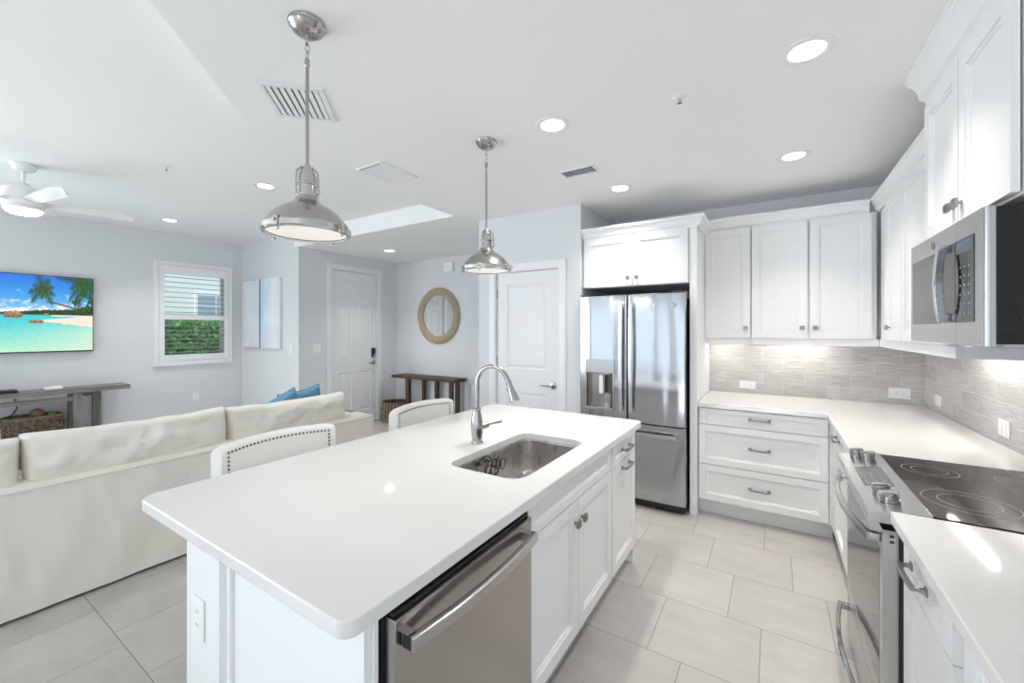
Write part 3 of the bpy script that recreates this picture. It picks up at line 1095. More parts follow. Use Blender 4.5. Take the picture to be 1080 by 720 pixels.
bow_handle(od, 0.03, RW - 0.03, 0.805, -0.042, 0.028, 0.040, M['steel_h'])
wd_ = MB().box(0.004, RW - 0.004, -0.042, -0.002, 0.055, 0.225, 0.004).build('warming_drawer', M['steel_h'], t)
bow_handle(wd_, 0.03, RW - 0.03, 0.185, -0.042, 0.028, 0.038, M['chrome'])
# sloping control panel
q = MB().profile_x([(-0.072, 0.868), (-0.078, 0.876), (-0.077, 0.893), (-0.070, 0.899), (0.068, 0.920), (0.075, 0.919), (0.075, 0.868)], -0.002, RW + 0.002)
cp = q.build('control_panel', M['steel_h'], t)
sl = math.atan2(0.021, 0.138)


def on_panel(x, y):
    return Matrix.Translation((x, y, 0.899 + (y + 0.070) * 0.021 / 0.138)) @ Matrix.Rotation(sl, 4, 'X')


MB().box(-0.125, 0.125, -0.045, 0.045, 0.0, 0.0012, m=on_panel(0.36, -0.004)).build('touch_screen', plain('touch_grey', (0.09, 0.095, 0.10), 0.15, scale=30, var=0.1), cp)
q = MB()
for i in range(7):
    for j in range(3):
        if (i * 3 + j) % 5 == 4:
            continue
        q.box(-0.105 + i * 0.034, -0.096 + i * 0.034, -0.030 + j * 0.026, -0.0275 + j * 0.026, 0.0012, 0.0016, m=on_panel(0.36, -0.004))
q.build('touch_lettering', M['ring'], cp)
for x, y in ((0.065, -0.012), (0.115, 0.020), (0.575, -0.012), (0.655, -0.004)):
    q = MB()
    m_ = on_panel(x, y)
    q.lathe([(0, 0.001), (0.027, 0.001), (0.027, 0.006), (0.022, 0.008), (0.0215, 0.026), (0.019, 0.029), (0, 0.029)], m=m_, seg=28)
    q.box(-0.008, 0.008, -0.026, 0.026, 0.008, 0.038, 0.004, m=m_)
    q.build('knob', M['nickel'], cp, 'steel burner knob')
ct = MB().box(-0.002, RW + 0.002, 0.075, 0.632, 0.868, 0.9175, 0.002).build('cooktop', M['cook_glass'], t)
for x, y, rr in ((0.19, 0.20, (0.085, 0.055)), (0.19, 0.46, (0.075,)), (0.56, 0.21, (0.115, 0.075)), (0.55, 0.47, (0.078,)), (0.375, 0.50, (0.05,))):
    q = MB()
    for r in rr:
        q.lathe([(r - 0.0013, 0.9176), (r + 0.0013, 0.9176), (r + 0.0013, 0.9180), (r - 0.0013, 0.9180), (r - 0.0013, 0.9176)], c=(x, y, 0), seg=56, cap0=False, cap1=False)
    q.build('burner_ring_pattern', M['ring'], ct)

# ------------------------------------------------------------------ microwave
MX0, MW_ = 2.540, 0.760
t = thing('microwave', 'stainless over the range microwave with dark glass window', 'microwave', (0.56, MX0, 1.447), -PI / 2)
MB().box(0.004, MW_ - 0.002, -0.0055, XRt - 0.56, 0.008, 0.416, 0.003).build('body', M['black_glass'], t)
MB().box(0.03, MW_ - 0.03, 0.02, 0.36, 0.0, 0.008).box(0.18, 0.26, 0.05, 0.10, -0.006, 0.0).box(0.36, 0.5, 0.06, 0.12, -0.006, 0.0).build('bottom_vent', M['steel_h'], t)
dd = MB().front([0, 0.024, 0.395, 0.535], [0.002, 0.075, 0.345, 0.418], {(1, 1)}, -0.030, 0.028, [(0, 0), (0.001, 0.001)]).build('door', M['steel_h'], t)
MB().box(0.0245, 0.3945, -0.0306, -0.024, 0.0755, 0.3445, 0.001).build('window_border', M['black_glass'], dd)
MB().box(0.033, 0.388, -0.0312, -0.030, 0.082, 0.337, 0.0003).build('window', plain('microwave_window', (0.05, 0.05, 0.052), 0.12, spec=0.35, scale=10, var=0.1), dd, 'dark glass window')
MB().box(0.415, 0.534, -0.0315, -0.029, 0.076, 0.352, 0.001).build('dark_glass', M['black_glass'], dd)
fp = MB().box(0.537, MW_ - 0.011, -0.030, -0.002, 0.002, 0.418).lathe([(0.012, 0.002), (0.012, 0.418)], c=(MW_ - 0.013, -0.018, 0), seg=32).box(MW_ - 0.02, MW_ - 0.001, -0.018, -0.006, 0.002, 0.418).build('control_panel', M['steel_h'], t)
MB().box(0.538, 0.690, -0.0315, -0.029, 0.076, 0.352, 0.001).build('keypad', M['black_glass'], fp)
MB().box(0.545, 0.682, -0.0322, -0.0314, 0.305, 0.345).build('display', M['clock'], fp)
q = MB()
for i in range(3):
    for j in range(6):
        q.box(0.578 + 0.035 * i, 0.587 + 0.035 * i, -0.0320, -0.0314, 0.105 + 0.03 * j, 0.110 + 0.03 * j)
q.build('key_lettering', M['ring'], fp)
q = MB()
pts = [(0.492, -0.052 - 0.012 * (1 - (k / 10) ** 2), 0.215 + 0.135 * k / 10) for k in range(-10, 11)]
q.tube(pts, 0.013, sec=[(0.7, 1), (0.9, 0.6), (0.9, -0.6), (0.7, -1), (-0.7, -1), (-0.9, -0.6), (-0.9, 0.6), (-0.7, 1)], upv=(0, 1, 0))
for z in (0.095, 0.335):
    q.box(0.481, 0.503, -0.052, -0.030, z - 0.014, z + 0.014, 0.003)
q.build('handle', M['chrome'], dd, 'bowed vertical bar handle')
q = Matrix.Translation((0.30, -0.030, 0.381)) @ Matrix.Rotation(PI / 2, 4, 'X')
MB().lathe([(0, 0), (0.016, 0), (0.016, 0.002), (0.013, 0.003), (0.012, 0.0018), (0, 0.002)], m=q, seg=24).build('badge', M['pewter'], dd, 'small round badge')

# ------------------------------------------------------------------ island
IXF = -0.762                                            # face frame plane of the island's drawer side
IX0, IX1, IY0, IY1 = -1.872, -0.709, 0.503, 2.676
sink_hole = rounded([(-1.204, 1.352), (-0.830, 1.352), (-0.830, 2.022), (-1.204, 2.022)], [0.065] * 4, 8)
isl = counter(rounded([(IX0, IY0), (IX1, IY0), (IX1, IY1), (IX0, IY1)], [0.055, 0.035, 0.035, 0.045], 6), CZ0, CZ1, [sink_hole]).build('countertop', M['quartz'])
tag(isl, 'long white quartz island countertop with the sink cut into it', 'countertop')

t = thing('kitchen_island', 'white island base with corner posts and paneled ends under the quartz top', 'kitchen island', (0, 0, 0))
YN, YFE = 0.585, 2.655
XPO = -1.647                                            # outer face of the seating side posts
MB().box(-1.401, -1.381, YN + 0.24, YFE - 0.24, 0, ZT, 0.002).build('back_panel', M['cab'], t)
MB().box(-1.355, IXF + 0.004, YN, YN + 0.02, 0, ZT, 0.002).box(IXF - 0.03, IXF + 0.012, YN + 0.0205, YN + 0.032, 0, ZT).build('end_panel', M['cab'], t, 'smooth white end panel')
MB().box(-1.355, IXF + 0.004, YFE - 0.018, YFE, 0, ZT, 0.002).build('end_panel', M['cab'], t)
for y0 in (YN - 0.016, YFE - 0.234):
    q = MB().box(XPO, -1.412, y0, y0 + 0.25, 0, ZT - 0.03, 0.002)
    q.box(-1.412, -1.372, y0 + 0.034, y0 + 0.2, 0, ZT - 0.03)
    q.box(-1.372, -1.356, y0 + 0.004, y0 + 0.04, 0, ZT - 0.03, 0.002)
    q.box(XPO - 0.012, -1.38, y0 - 0.012, y0 + 0.262, ZT - 0.03, ZT - 0.015, 0.003).box(XPO - 0.022, -1.37, y0 - 0.018, y0 + 0.27, ZT - 0.015, ZT + 0.003, 0.003)
    q.build('post', M['cab'], t, 'square corner post with cap moulding')
MB().box(-1.38, IXF - 0.08, 1.265, YFE - 0.02, 0, ZB - 0.005).build('toe_kick', M['cab'], t)

# sink base: false front and two doors (local x = world y from 1.262)
SY = 1.262
t = thing('base_cabinet', 'white sink cabinet with two doors, in the middle of the island', 'cabinet', (IXF, SY, 0), PI / 2)
carcass(t, 0, 0.925, 0.03, ZB, ZT)
slab('false_front', 0.008, 0.918, 0.7395, 0.868, t, 0.058)
d = slab('door', 0.008, 0.460, 0.132, 0.7335, t)
knob(d, 0.425, 0.640)
d = slab('door', 0.466, 0.918, 0.132, 0.7335, t)
knob(d, 0.499, 0.640)
t = thing('base_cabinet', 'white narrow cabinet with drawer and pull out door, at the far end of the island', 'cabinet', (IXF, SY + 0.927, 0), PI / 2)
carcass(t, 0, 0.445, 0.55, ZB, ZT)
d = slab('drawer', 0.006, 0.437, 0.7395, 0.868, t, 0.05)
pull(d, 0.235, 0.80)
d = slab('door', 0.006, 0.437, 0.132, 0.7335, t, 0.058)
pull(d, 0.235, 0.695)

# dishwasher
DY = 0.625
t = thing('dishwasher', 'stainless dishwasher with bowed bar handle, in the island', 'dishwasher', (IXF + 0.02, DY, 0), PI / 2)
MB().box(0.0, 0.625, 0.005, 0.50, 0.03, 0.868).box(0.0, 0.625, 0.06, 0.08, 0, 0.03).build('body', M['dark'], t)
dw = MB().box(0.006, 0.619, -0.032, 0.003, 0.10, 0.846, 0.004).build('door', M['steel_dw'], t)
q = MB()
pts = [(0.31 + 0.285 * k / 12, -0.058 - 0.022 * (1 - (k / 12) ** 2), 0.795) for k in range(-12, 13)]
q.tube(pts, 0.016, sec=[(1, 0.45), (0.85, 0.7), (-0.85, 0.7), (-1, 0.45), (-1, -0.45), (-0.85, -0.7), (0.85, -0.7), (1, -0.45)])
q.box(0.026, 0.05, -0.060, -0.030, 0.779, 0.811, 0.002).box(0.57, 0.594, -0.060, -0.030, 0.779, 0.811, 0.002)
hn = q.build('handle', M['steel_h'], dw, 'bowed steel bar handle')
MB().box(0.0232, 0.0258, -0.060, -0.036, 0.781, 0.809, 0.0005).build('end_cap', M['dark'], hn)
MB().box(0.01, 0.615, -0.020, 0.0, 0.847, 0.858, 0.002).build('control_strip', M['black_glass'], t)

# undermount sink
t = thing('sink', 'stainless undermount sink basin set in the island top', 'sink', (-1.017, 1.687, 0))


def basin_ring(z, grow, rr):
    pts = rounded([(-0.187 - grow, -0.335 - grow), (0.187 + grow, -0.335 - grow), (0.187 + grow, 0.335 + grow), (-0.187 - grow, 0.335 + grow)], [rr] * 4, 8)
    return [(x, y, z) for x, y in pts]


b = bmesh.new()
rs = [basin_ring(0.8755, 0.02, 0.075), basin_ring(0.8755, -0.002, 0.064), basin_ring(0.871, -0.004, 0.062), basin_ring(0.72, -0.010, 0.060), basin_ring(0.705, -0.016, 0.055), basin_ring(0.698, -0.030, 0.05)]
R = [[b.verts.new(p) for p in r] for r in rs]
for A, B in zip(R, R[1:]):
    for i in range(len(A)):
        b.faces.new((A[i], A[(i + 1) % len(A)], B[(i + 1) % len(A)], B[i]))
b.faces.new(R[-1])
q = MB()
q._merge(b)
o = q.build('basin', M['steel_sink'], t)
so = o.modifiers.new('thickness', 'SOLIDIFY')
so.thickness = 0.0012
so.offset = -1
MB().lathe([(0, 0.7005), (0.03, 0.7005), (0.034, 0.702), (0.045, 0.702), (0.045, 0.699), (0, 0.699)], c=(0.0, 0.0, 0)).build('drain', M['chrome'], t)

# sponge caddy of bent black wire on the sink's back side
t = thing('sponge_caddy', 'black bent wire sponge caddy on the inside wall of the sink', 'caddy', (-1.180, 1.60, 0.836))
q = MB()
W_ = 0.0028


def loop(cx, cy, cz, ry, rz, axis='x'):
    q.tube([(cx, cy + ry * math.cos(a * PI / 12), cz + rz * math.sin(a * PI / 12)) if axis == 'x' else (cx + ry * math.cos(a * PI / 12), cy, cz + rz * math.sin(a * PI / 12)) for a in range(24)], W_, 6, closed=True, upv=(1, 0, 0) if axis == 'x' else (0, 1, 0))


loop(0.004, 0, 0, 0.062, 0.05)
loop(0.05, 0, 0, 0.060, 0.044)
for k in range(5):
    a = -PI * 0.1 - k * PI * 0.2
    y, z = 0.061 * math.cos(a), 0.047 * math.sin(a)
    q.tube([(0.004, y, z), (0.028, y * 1.1, z * 1.15), (0.05, y, z)], W_, 6)
for y, z, r in ((-0.028, 0.0, 0.022), (0.02, 0.018, 0.018), (0.036, -0.02, 0.016), (-0.01, -0.03, 0.014)):
    loop(0.05, y, z, r, r)
q.build('wire_basket', M['dark'], t)
q = MB()
loop(0.025, 0.085, -0.002, 0.020, 0.030)
loop(0.045, 0.098, -0.004, 0.018, 0.028)
q.tube([(0.004, 0.055, -0.01), (0.025, 0.07, -0.01), (0.045, 0.082, -0.01)], W_, 6)
q.build('wire_hook', M['dark'], t)
for s in (-1, 1):
    MB().cyl((-0.012, s * 0.035, 0.02), (0.006, s * 0.035, 0.02), 0.012, 0.004, 16).build('suction_cup', M['darkgrey'], t)

# faucet
t = thing('faucet', 'brushed nickel gooseneck pull down faucet behind the island sink', 'faucet', (-1.289, 1.688, CZ1))
q = MB().lathe([(0, 0), (0.030, 0), (0.031, 0.005), (0.027, 0.010), (0.026, 0.016), (0.029, 0.045), (0.0315, 0.075), (0.031, 0.10), (0.026, 0.135), (0.0205, 0.158), (0.019, 0.168), (0.0235, 0.172), (0.0235, 0.180), (0.017, 0.184), (0, 0.185)], seg=36)
q.build('base', M['nickel'], t)
pts, rad = [(0, 0, 0.182), (0, 0, 0.22), (0, 0, 0.27), (0, 0, 0.302)], 0.098
for k in range(1, 15):
    a = PI - k * (PI * 0.90) / 14
    pts.append((rad + rad * math.cos(a), 0, 0.302 + rad * math.sin(a)))
MB().tube(pts, 0.0125, 16, upv=(0, 1, 0)).build('spout', M['nickel'], t)
e, pv = Vector(pts[-1]), (Vector(pts[-1]) - Vector(pts[-2])).normalized()
q0 = Vector((0, 0, 1)).rotation_difference(pv).to_matrix().to_4x4()
hd = MB().lathe([(0, -0.002), (0.0145, 0), (0.0155, 0.008), (0.0135, 0.014), (0.015, 0.04), (0.020, 0.075), (0.0235, 0.098), (0.023, 0.106), (0, 0.106)], m=Matrix.Translation(e) @ q0, seg=28).build('spray_head', M['nickel'], t)
MB().box(0.012, 0.0225, -0.007, 0.007, 0.030, 0.075, 0.003, m=Matrix.Translation(e) @ q0 @ Matrix.Rotation(-0.10, 4, 'Y')).build('button', M['dark'], hd)
q = MB()
dv = Vector((0.62, 0.78, 0))
q.cyl(dv * 0.02 + Vector((0, 0, 0.085)), dv * 0.050 + Vector((0, 0, 0.088)), 0.019, 0.017, 20)
q.sphere(dv * 0.050 + Vector((0, 0, 0.088)), 0.017)
q.tube([dv * 0.048 + Vector((0, 0, 0.092)), dv * 0.075 + Vector((0, 0, 0.096)), dv * 0.10 + Vector((0, 0, 0.100)), dv * 0.125 + Vector((0, 0, 0.103)), dv * 0.135 + Vector((0, 0, 0.104))], [0.010, 0.006, 0.0085, 0.0095, 0.006], 12)
q.build('lever', M['nickel'], t)


# ------------------------------------------------------------------ outlets and switches
def plate(name, label, cat, loc, rz, w=0.075, h=0.12, kind='outlet', vertical=True, group=None):
    t = thing(name, label, cat, loc, rz, group)
    MB().box(-w / 2, w / 2, -0.006, -0.0006, -h / 2, h / 2, 0.0025).build('cover_plate', M['plate'], t)
    if kind == 'outlet':
        for k in (-1, 1):
            q, s = MB(), MB()
            cx, cz = (0, k * 0.02) if vertical else (k * 0.02, 0)
            q.box(cx - 0.015, cx + 0.015, -0.0078, -0.006, cz - 0.0145, cz + 0.0145, 0.002)
            for e_ in (-1, 1):
                if vertical:
                    s.box(cx + e_ * 0.006 - 0.0011, cx + e_ * 0.006 + 0.0011, -0.0082, -0.0077, cz - 0.001, cz + 0.007)
                else:
                    s.box(cx - 0.001, cx + 0.007, -0.0082, -0.0077, cz + e_ * 0.006 - 0.0011, cz + e_ * 0.006 + 0.0011)
            s.build('slot_pattern', M['darkgrey'], q.build('socket', M['plate'], t))
    else:
        n = kind
        q = MB()
        for i in range(n):
            cx = (i - (n - 1) / 2) * 0.046
            q.box(cx - 0.0165, cx + 0.0165, -0.009, -0.006, -0.033, 0.033, 0.002)
        q.build('rocker', M['plate'], t)
    return t


plate('wall_outlet', 'white outlet on the back tile beside the refrigerator surround', 'outlet', (-0.197, YB - 0.010, 0.99), 0, 0.13, 0.072, 'outlet', False)
plate('wall_outlet', 'white outlet on the back tile near the corner', 'outlet', (0.845, YB - 0.010, 0.997), 0, 0.13, 0.084, 'outlet', False)
plate('wall_outlet', 'small white outlet on the right tile near the corner', 'outlet', (XR - 0.010, 4.06, 0.998), -PI / 2, 0.115, 0.075, 'outlet', False)
plate('wall_switch', 'white double switch on the right tile above the cooktop', 'switch', (XR - 0.010, 3.085, 1.0), -PI / 2, 0.118, 0.085, 2)
plate('island_outlet', 'white outlet on the near corner post of the island', 'outlet', (-1.548, YN - 0.016, 0.578), 0, 0.082, 0.128)
plate('wall_switch', 'white double switch on the entry wall left of the front door', 'switch', (XE, 3.495, 1.235), PI / 2, 0.118, 0.12, 2)
plate('wall_switch', 'white single switch below the abstract canvas pair', 'switch', (-5.77, YA, 1.225), 0, 0.10, 0.12, 1)
plate('wall_outlet', 'white outlet low on the wall below the shuttered window', 'outlet', (XT, 2.60, 0.51), PI / 2)


# ------------------------------------------------------------------ ceiling fittings
def can(label, x, y, z, power, group, r=0.076):
    t = thing('recessed_light', label, 'ceiling light', (x, y, z), 0, group)
    MB().lathe([(r + 0.022, -0.0005), (r + 0.022, -0.004), (r + 0.012, -0.008), (r - 0.004, -0.007), (r - 0.012, -0.002), (r - 0.012, -0.0005), (r + 0.022, -0.0005)], seg=48, cap0=False, cap1=False).build('trim_ring', M['trim'], t)
    MB().lathe([(0, -0.0012), (r - 0.012, -0.0012), (r - 0.012, -0.0035), (r - 0.03, -0.0045), (0, -0.005)], seg=40).build('lens', M['can_lens'], t)
    l = bpy.data.lights.new('downlight', 'AREA')
    l.shape = 'DISK'
    l.size = 0.11
    l.energy = power
    l.spread = math.radians(100)
    l.color = WARM
    lo = bpy.data.objects.new('downlight', l)
    COL.objects.link(lo)
    lo.location = (x, y, z - 0.012)
    return t


G = 'recessed lights in the ceilings'
can('recessed light over the range side of the kitchen aisle, the largest in view', 0.120, 2.11, ZK, CAN_POWER, G)
can('recessed light over the aisle in front of the drawer bank', 0.118, 3.335, ZK, CAN_POWER, G)
can('recessed light over the island, beside the far pendant', -1.060, 2.095, ZK, CAN_POWER, G)
can('recessed light in front of the refrigerator surround', -1.062, 3.33, ZK, CAN_POWER, G)
can('recessed light over the entry, near the front door', -4.76, 4.12, ZK, CAN_POWER * 0.95, G)
can('recessed light in the living room ceiling, seen left of the near pendant', -4.077, 2.03, ZL, CAN_POWER * 1.15, G)
can('recessed light in the living room ceiling, above the shuttered window', -6.35, 2.02, ZL, CAN_POWER * 1.15, G)


def pendant(label, x, y):
    t = thing('pendant_light', label, 'pendant light', (x, y, 0), 0, 'pendants over the island')
    MB().lathe([(0.0, ZK - 0.0008), (0.066, ZK - 0.0008), (0.068, ZK - 0.006), (0.066, ZK - 0.012), (0.060, ZK - 0.016), (0.054, ZK - 0.03), (0.036, ZK - 0.042), (0.016, ZK - 0.046), (0, ZK - 0.047)]).cyl((0.028, 0.01, ZK - 0.052), (0.028, 0.01, ZK - 0.04), 0.004, seg=12).build('canopy', M['nickel'], t)
    q = MB()
    z = ZK - 0.047
    for k in range(3):
        q.torus((0, 0, z - 0.018 - 0.029 * k), 0.0115, 0.0024, axis='x' if k % 2 else 'y', seg=20, k=8, sx=0.62, sy=1.62)
    q.build('chain', M['chrome'], t)
    zt = z - 0.018 - 0.058 - 0.024
    MB().cyl((0, 0, zt), (0, 0, 2.118), 0.0062).lathe([(0.0045, zt + 0.016), (0.009, zt + 0.008), (0.0095, zt - 0.014), (0.0065, zt - 0.018)], seg=16).build('rod', M['nickel'], t)
    MB().lathe([(0.006, 2.128), (0.013, 2.126), (0.015, 2.116), (0.022, 2.108), (0.030, 2.094), (0.033, 2.076), (0.0335, 2.058), (0.036, 2.055), (0.036, 2.049), (0.033, 2.046), (0.033, 2.016), (0.039, 2.013), (0.039, 2.004), (0.034, 2.001)]).build('socket_housing', M['chrome'], t)
    q = MB()
    for k in range(3):
        a = k * 2 * PI / 3 + 0.5
        c_, s_ = math.cos(a), math.sin(a)
        q.tube([(0.020 * c_, 0.020 * s_, 2.116), (0.041 * c_, 0.041 * s_, 2.095), (0.044 * c_, 0.044 * s_, 2.05), (0.043 * c_, 0.043 * s_, 2.008)], 0.004, 8)
        q.sphere((0.045 * c_, 0.045 * s_, 2.02), 0.006, u=10, v=8)
    q.build('yoke', M['chrome'], t)
    outer = [(0.038, 2.004), (0.041, 1.994), (0.047, 1.984), (0.059, 1.974), (0.076, 1.965), (0.094, 1.954), (0.111, 1.940), (0.126, 1.923), (0.139, 1.904), (0.147, 1.886)]
    inner = [(r - 0.002, z_) for r, z_ in outer[::-1]]
    MB().lathe(outer + inner, seg=56, cap0=False, cap1=False).build('shade', M['nickel'], t)
    rim = MB().lathe([(0.144, 1.890), (0.152, 1.889), (0.156, 1.884), (0.156, 1.866), (0.152, 1.861), (0.142, 1.860), (0.142, 1.866), (0.146, 1.870), (0.144, 1.890)], seg=56, cap0=False, cap1=False).build('rim', M['chrome'], t)
    for k in range(4):
        a = k * PI / 2 + 0.35
        m_ = Matrix.Rotation(a, 4, 'Z')
        q = MB().box(0.146, 0.162, -0.010, 0.010, 1.862, 1.896, 0.003, m=m_).cyl(m_ @ Vector((0.160, 0, 1.880)), m_ @ Vector((0.170, 0, 1.880)), 0.006, seg=12)
        q.sphere(m_ @ Vector((0.148, 0, 1.853)), 0.0065, u=12, v=8)
        q.build('clip', M['chrome'], rim)
    MB().lathe([(0, 1.878), (0.08, 1.876), (0.139, 1.868), (0.141, 1.872), (0.139, 1.879), (0.08, 1.884), (0, 1.885)], seg=48).build('diffuser', M['pend_lens'], t, 'frosted glowing lens')
    l = bpy.data.lights.new('pendant_bulb', 'AREA')
    l.shape = 'DISK'
    l.size = 0.08
    l.energy = PENDANT_POWER
    l.color = WARM
    lo = bpy.data.objects.new('pendant_bulb', l)
    COL.objects.link(lo)
    lo.location = (x, y, 1.858)


pendant('brushed nickel dome pendant over the near end of the island', -1.50, 0.90)
pendant('brushed nickel dome pendant over the far end of the island', -1.50, 2.06)


def vent(name, label, x, y, w, d, n, z=ZK, along='y', frame=0.022, cover=0.40, rz=0.0, duct='darkgrey', slot_row=False, tilt=0.35):
    """ceiling grille with n slats; slats run along the axis given"""
    t = thing(name, label, 'vent', (x, y, z), rz)
    q = MB()
    for a, b_, c, e in ((-w / 2, w / 2, -d / 2, -d / 2 + frame), (-w / 2, w / 2, d / 2 - frame, d / 2), (-w / 2, -w / 2 + frame, -d / 2 + frame, d / 2 - frame), (w / 2 - frame, w / 2, -d / 2 + frame, d / 2 - frame)):
        q.box(a, b_, c, e, -0.009, -0.0006, 0.002)
    q.build('frame', M['trim'], t)
    MB().box(-w / 2 + frame, w / 2 - frame, -d / 2 + frame, d / 2 - frame, -0.002, -0.0006).build('duct', M[duct], t)
    q = MB()
    L_ = (w if along == 'y' else d) - 2 * frame
    for k in range(n):
        c = -L_ / 2 + L_ * (k + 0.5) / n
        sl_ = L_ / n * cover
        if along == 'y':
            q.box(c - sl_, c + sl_, -d / 2 + frame, d / 2 - frame, -0.0065, -0.0045, m=Matrix.Translation((c, 0, -0.0055)) @ Matrix.Rotation(tilt, 4, 'Y') @ Matrix.Translation((-c, 0, 0.0055)))
        else:
            q.box(-w / 2 + frame, w / 2 - frame, c - sl_, c + sl_, -0.0065, -0.0045, m=Matrix.Translation((0, c, -0.0055)) @ Matrix.Rotation(tilt, 4, 'X') @ Matrix.Translation((0, -c, 0.0055)))
    q.build('slats', M['trim'], t)
    if slot_row:
        q = MB()
        for k in range(8):
            c = -w / 2 + 0.045 + (w - 0.09) * k / 7
            q.box(c - 0.007, c + 0.007, -d / 2 + 0.010, -d / 2 + 0.026, -0.0094, -0.0089)
        q.build('slot_row', M['pewter'], t)
    return t


vent('ceiling_grille', 'white slatted return air grille in the ceiling behind the near pendant rod', -2.055, 1.19, 0.30, 0.33, 8, frame=0.028, cover=0.40, rz=PI / 4, duct='pewter', tilt=0.2)
vent('ceiling_vent', 'flat white supply vent in the ceiling between the two pendants', -2.42, 2.08, 0.27, 0.36, 9, along='x', frame=0.03, cover=0.49, duct='trim', slot_row=True, tilt=0.0)
vent('ceiling_vent', 'white louvered vent in the ceiling beyond the far pendant', -1.205, 2.81, 0.27, 0.15, 4, along='x', frame=0.014, cover=0.40, duct='steel')


def sprinkler(label, x, y, z):
    t = thing('sprinkler', label, 'sprinkler', (x, y, z))
    MB().lathe([(0, -0.0006), (0.032, -0.0006), (0.033, -0.004), (0.026, -0.009), (0.012, -0.011), (0, -0.011)]).build('escutcheon', M['trim'], t)
    q = MB().cyl((0, 0, -0.022), (0, 0, -0.010), 0.005, seg=12).cyl((0.007, 0, -0.034), (0.005, 0, -0.02), 0.0022, seg=8).cyl((-0.007, 0, -0.034), (-0.005, 0, -0.02), 0.0022, seg=8)
    q.lathe([(0, -0.034), (0.012, -0.034), (0.012, -0.0365), (0, -0.037)], seg=20)
    q.build('nozzle', M['chrome'], t)


sprinkler('small sprinkler head in the kitchen ceiling, above the aisle', -0.393, 2.182, ZK)
sprinkler('small sprinkler head in the living room ceiling', -4.285, 1.34, ZL)

# ceiling fan
t = thing('ceiling_fan', 'white ceiling fan with lit globe in the living room', 'ceiling fan', (-5.235, 0.69, 0))
MB().lathe([(0, ZL - 0.0008), (0.075, ZL - 0.0008), (0.078, ZL - 0.012), (0.062, ZL - 0.052), (0.022, ZL - 0.062), (0, ZL - 0.062)]).build('canopy', M['fan_white'], t)
MB().cyl((0, 0, 2.69), (0, 0, ZL - 0.06), 0.014).build('downrod', M['fan_white'], t)
MB().lathe([(0, 2.715), (0.03, 2.713), (0.045, 2.695), (0.10, 2.675), (0.122, 2.655), (0.126, 2.60), (0.126, 2.572), (0.118, 2.566), (0.118, 2.556), (0.126, 2.55), (0.126, 2.522), (0.112, 2.512), (0, 2.512)]).build('motor', M['fan_white'], t)
for k in range(5):
    a0 = math.radians(8 + 72 * k)
    q = MB()

    def blade(u, v):
        r = 0.10 + 0.575 * u
        w = (0.032 + 0.020 * math.sin(PI * min(1, u * 0.9)) ** 0.8) * (1 if u < 0.9 else math.sqrt(max(0.06, 1 - ((u - 0.9) / 0.1) ** 2)))
        s = (v - 0.5) * 2
        return Vector((r, s * w + 0.02 * u, 2.555 - 0.030 * s * (0.35 + 0.4 * u) + 0.01 * u))
    q.sheet(blade, 32, 8)
    q.rot(a0)
    o = q.build('blade', M['fan_white'], t)
    so = o.modifiers.new('thickness', 'SOLIDIFY')
    so.thickness = 0.009
    so.offset = 0
MB().lathe([(0.112, 2.5125), (0.118, 2.508), (0.118, 2.494), (0.108, 2.490), (0.108, 2.5125)], cap0=False, cap1=False).build('light_ring', M['fan_white'], t)
MB().lathe([(0, 2.500), (0.107, 2.500), (0.107, 2.486), (0.098, 2.470), (0.075, 2.457), (0.04, 2.450), (0, 2.448)]).build('globe', M['fan_lens'], t, 'glowing frosted globe')


# ------------------------------------------------------------------ under cabinet strips
def strip(label, x0, x1, y, z, rz=0, along='x'):
    L_ = x1 - x0
    loc = ((x0 + x1) / 2, y, z) if along == 'x' else (y, (x0 + x1) / 2, z)
    t = thing('cabinet_light', label, 'light', loc, 0 if along == 'x' else -PI / 2)
    MB().box(-L_ / 2, L_ / 2, -0.018, 0.018, -0.012, -0.0004, 0.002).build('housing', M['plate'], t)
    MB().box(-L_ / 2 + 0.01, L_ / 2 - 0.01, -0.012, 0.012, -0.0145, -0.0122).build('lens', M['strip_lens'], t)
    area('strip_glow', (loc[0], loc[1], z - 0.02), (0, 0, 0) if along == 'x' else (0, 0, PI / 2), L_ * 0.95, 0.03, STRIP_POWER * L_ / 0.3, (1.0, 0.955, 0.90))


strip('slim light bar under the single door wall cabinet', -0.47, -0.24, 4.25, UB - 0.0045)
strip('slim light bar under the two door corner wall cabinet', -0.08, 0.42, 4.25, UB - 0.0045)
strip('slim light bar under the wall cabinet beside the microwave', 2.75, 3.35, 0.86, UB - 0.0045, along='y')

# ------------------------------------------------------------------ living room: window, shutter, outside
struct('window_1', MB().box(XT - 0.10, XT - 0.06, WY0, WY0 + 0.04, WZ0, WZ1).box(XT - 0.10, XT - 0.06, WY1 - 0.04, WY1, WZ0, WZ1).box(XT - 0.10, XT - 0.06, WY0 + 0.04, WY1 - 0.04, WZ0, WZ0 + 0.04).box(XT - 0.10, XT - 0.06, WY0 + 0.04, WY1 - 0.04, WZ1 - 0.04, WZ1).box(XT - 0.095, XT - 0.065, WY0 + 0.04, WY1 - 0.04, 1.69, 1.73), M['trim'])
gm, gnt, gp = new_mat('window_glass')
gnt.nodes.remove(gp)
tr = N(gnt, 'ShaderNodeBsdfTransparent')
gl = N(gnt, 'ShaderNodeBsdfGlossy')
gl.inputs['Roughness'].default_value = 0.02
fr = N(gnt, 'ShaderNodeFresnel')
ms = N(gnt, 'ShaderNodeMixShader')
gnt.links.new(fr.outputs[0], ms.inputs[0])
gnt.links.new(tr.outputs[0], ms.inputs[1])
gnt.links.new(gl.outputs[0], ms.inputs[2])
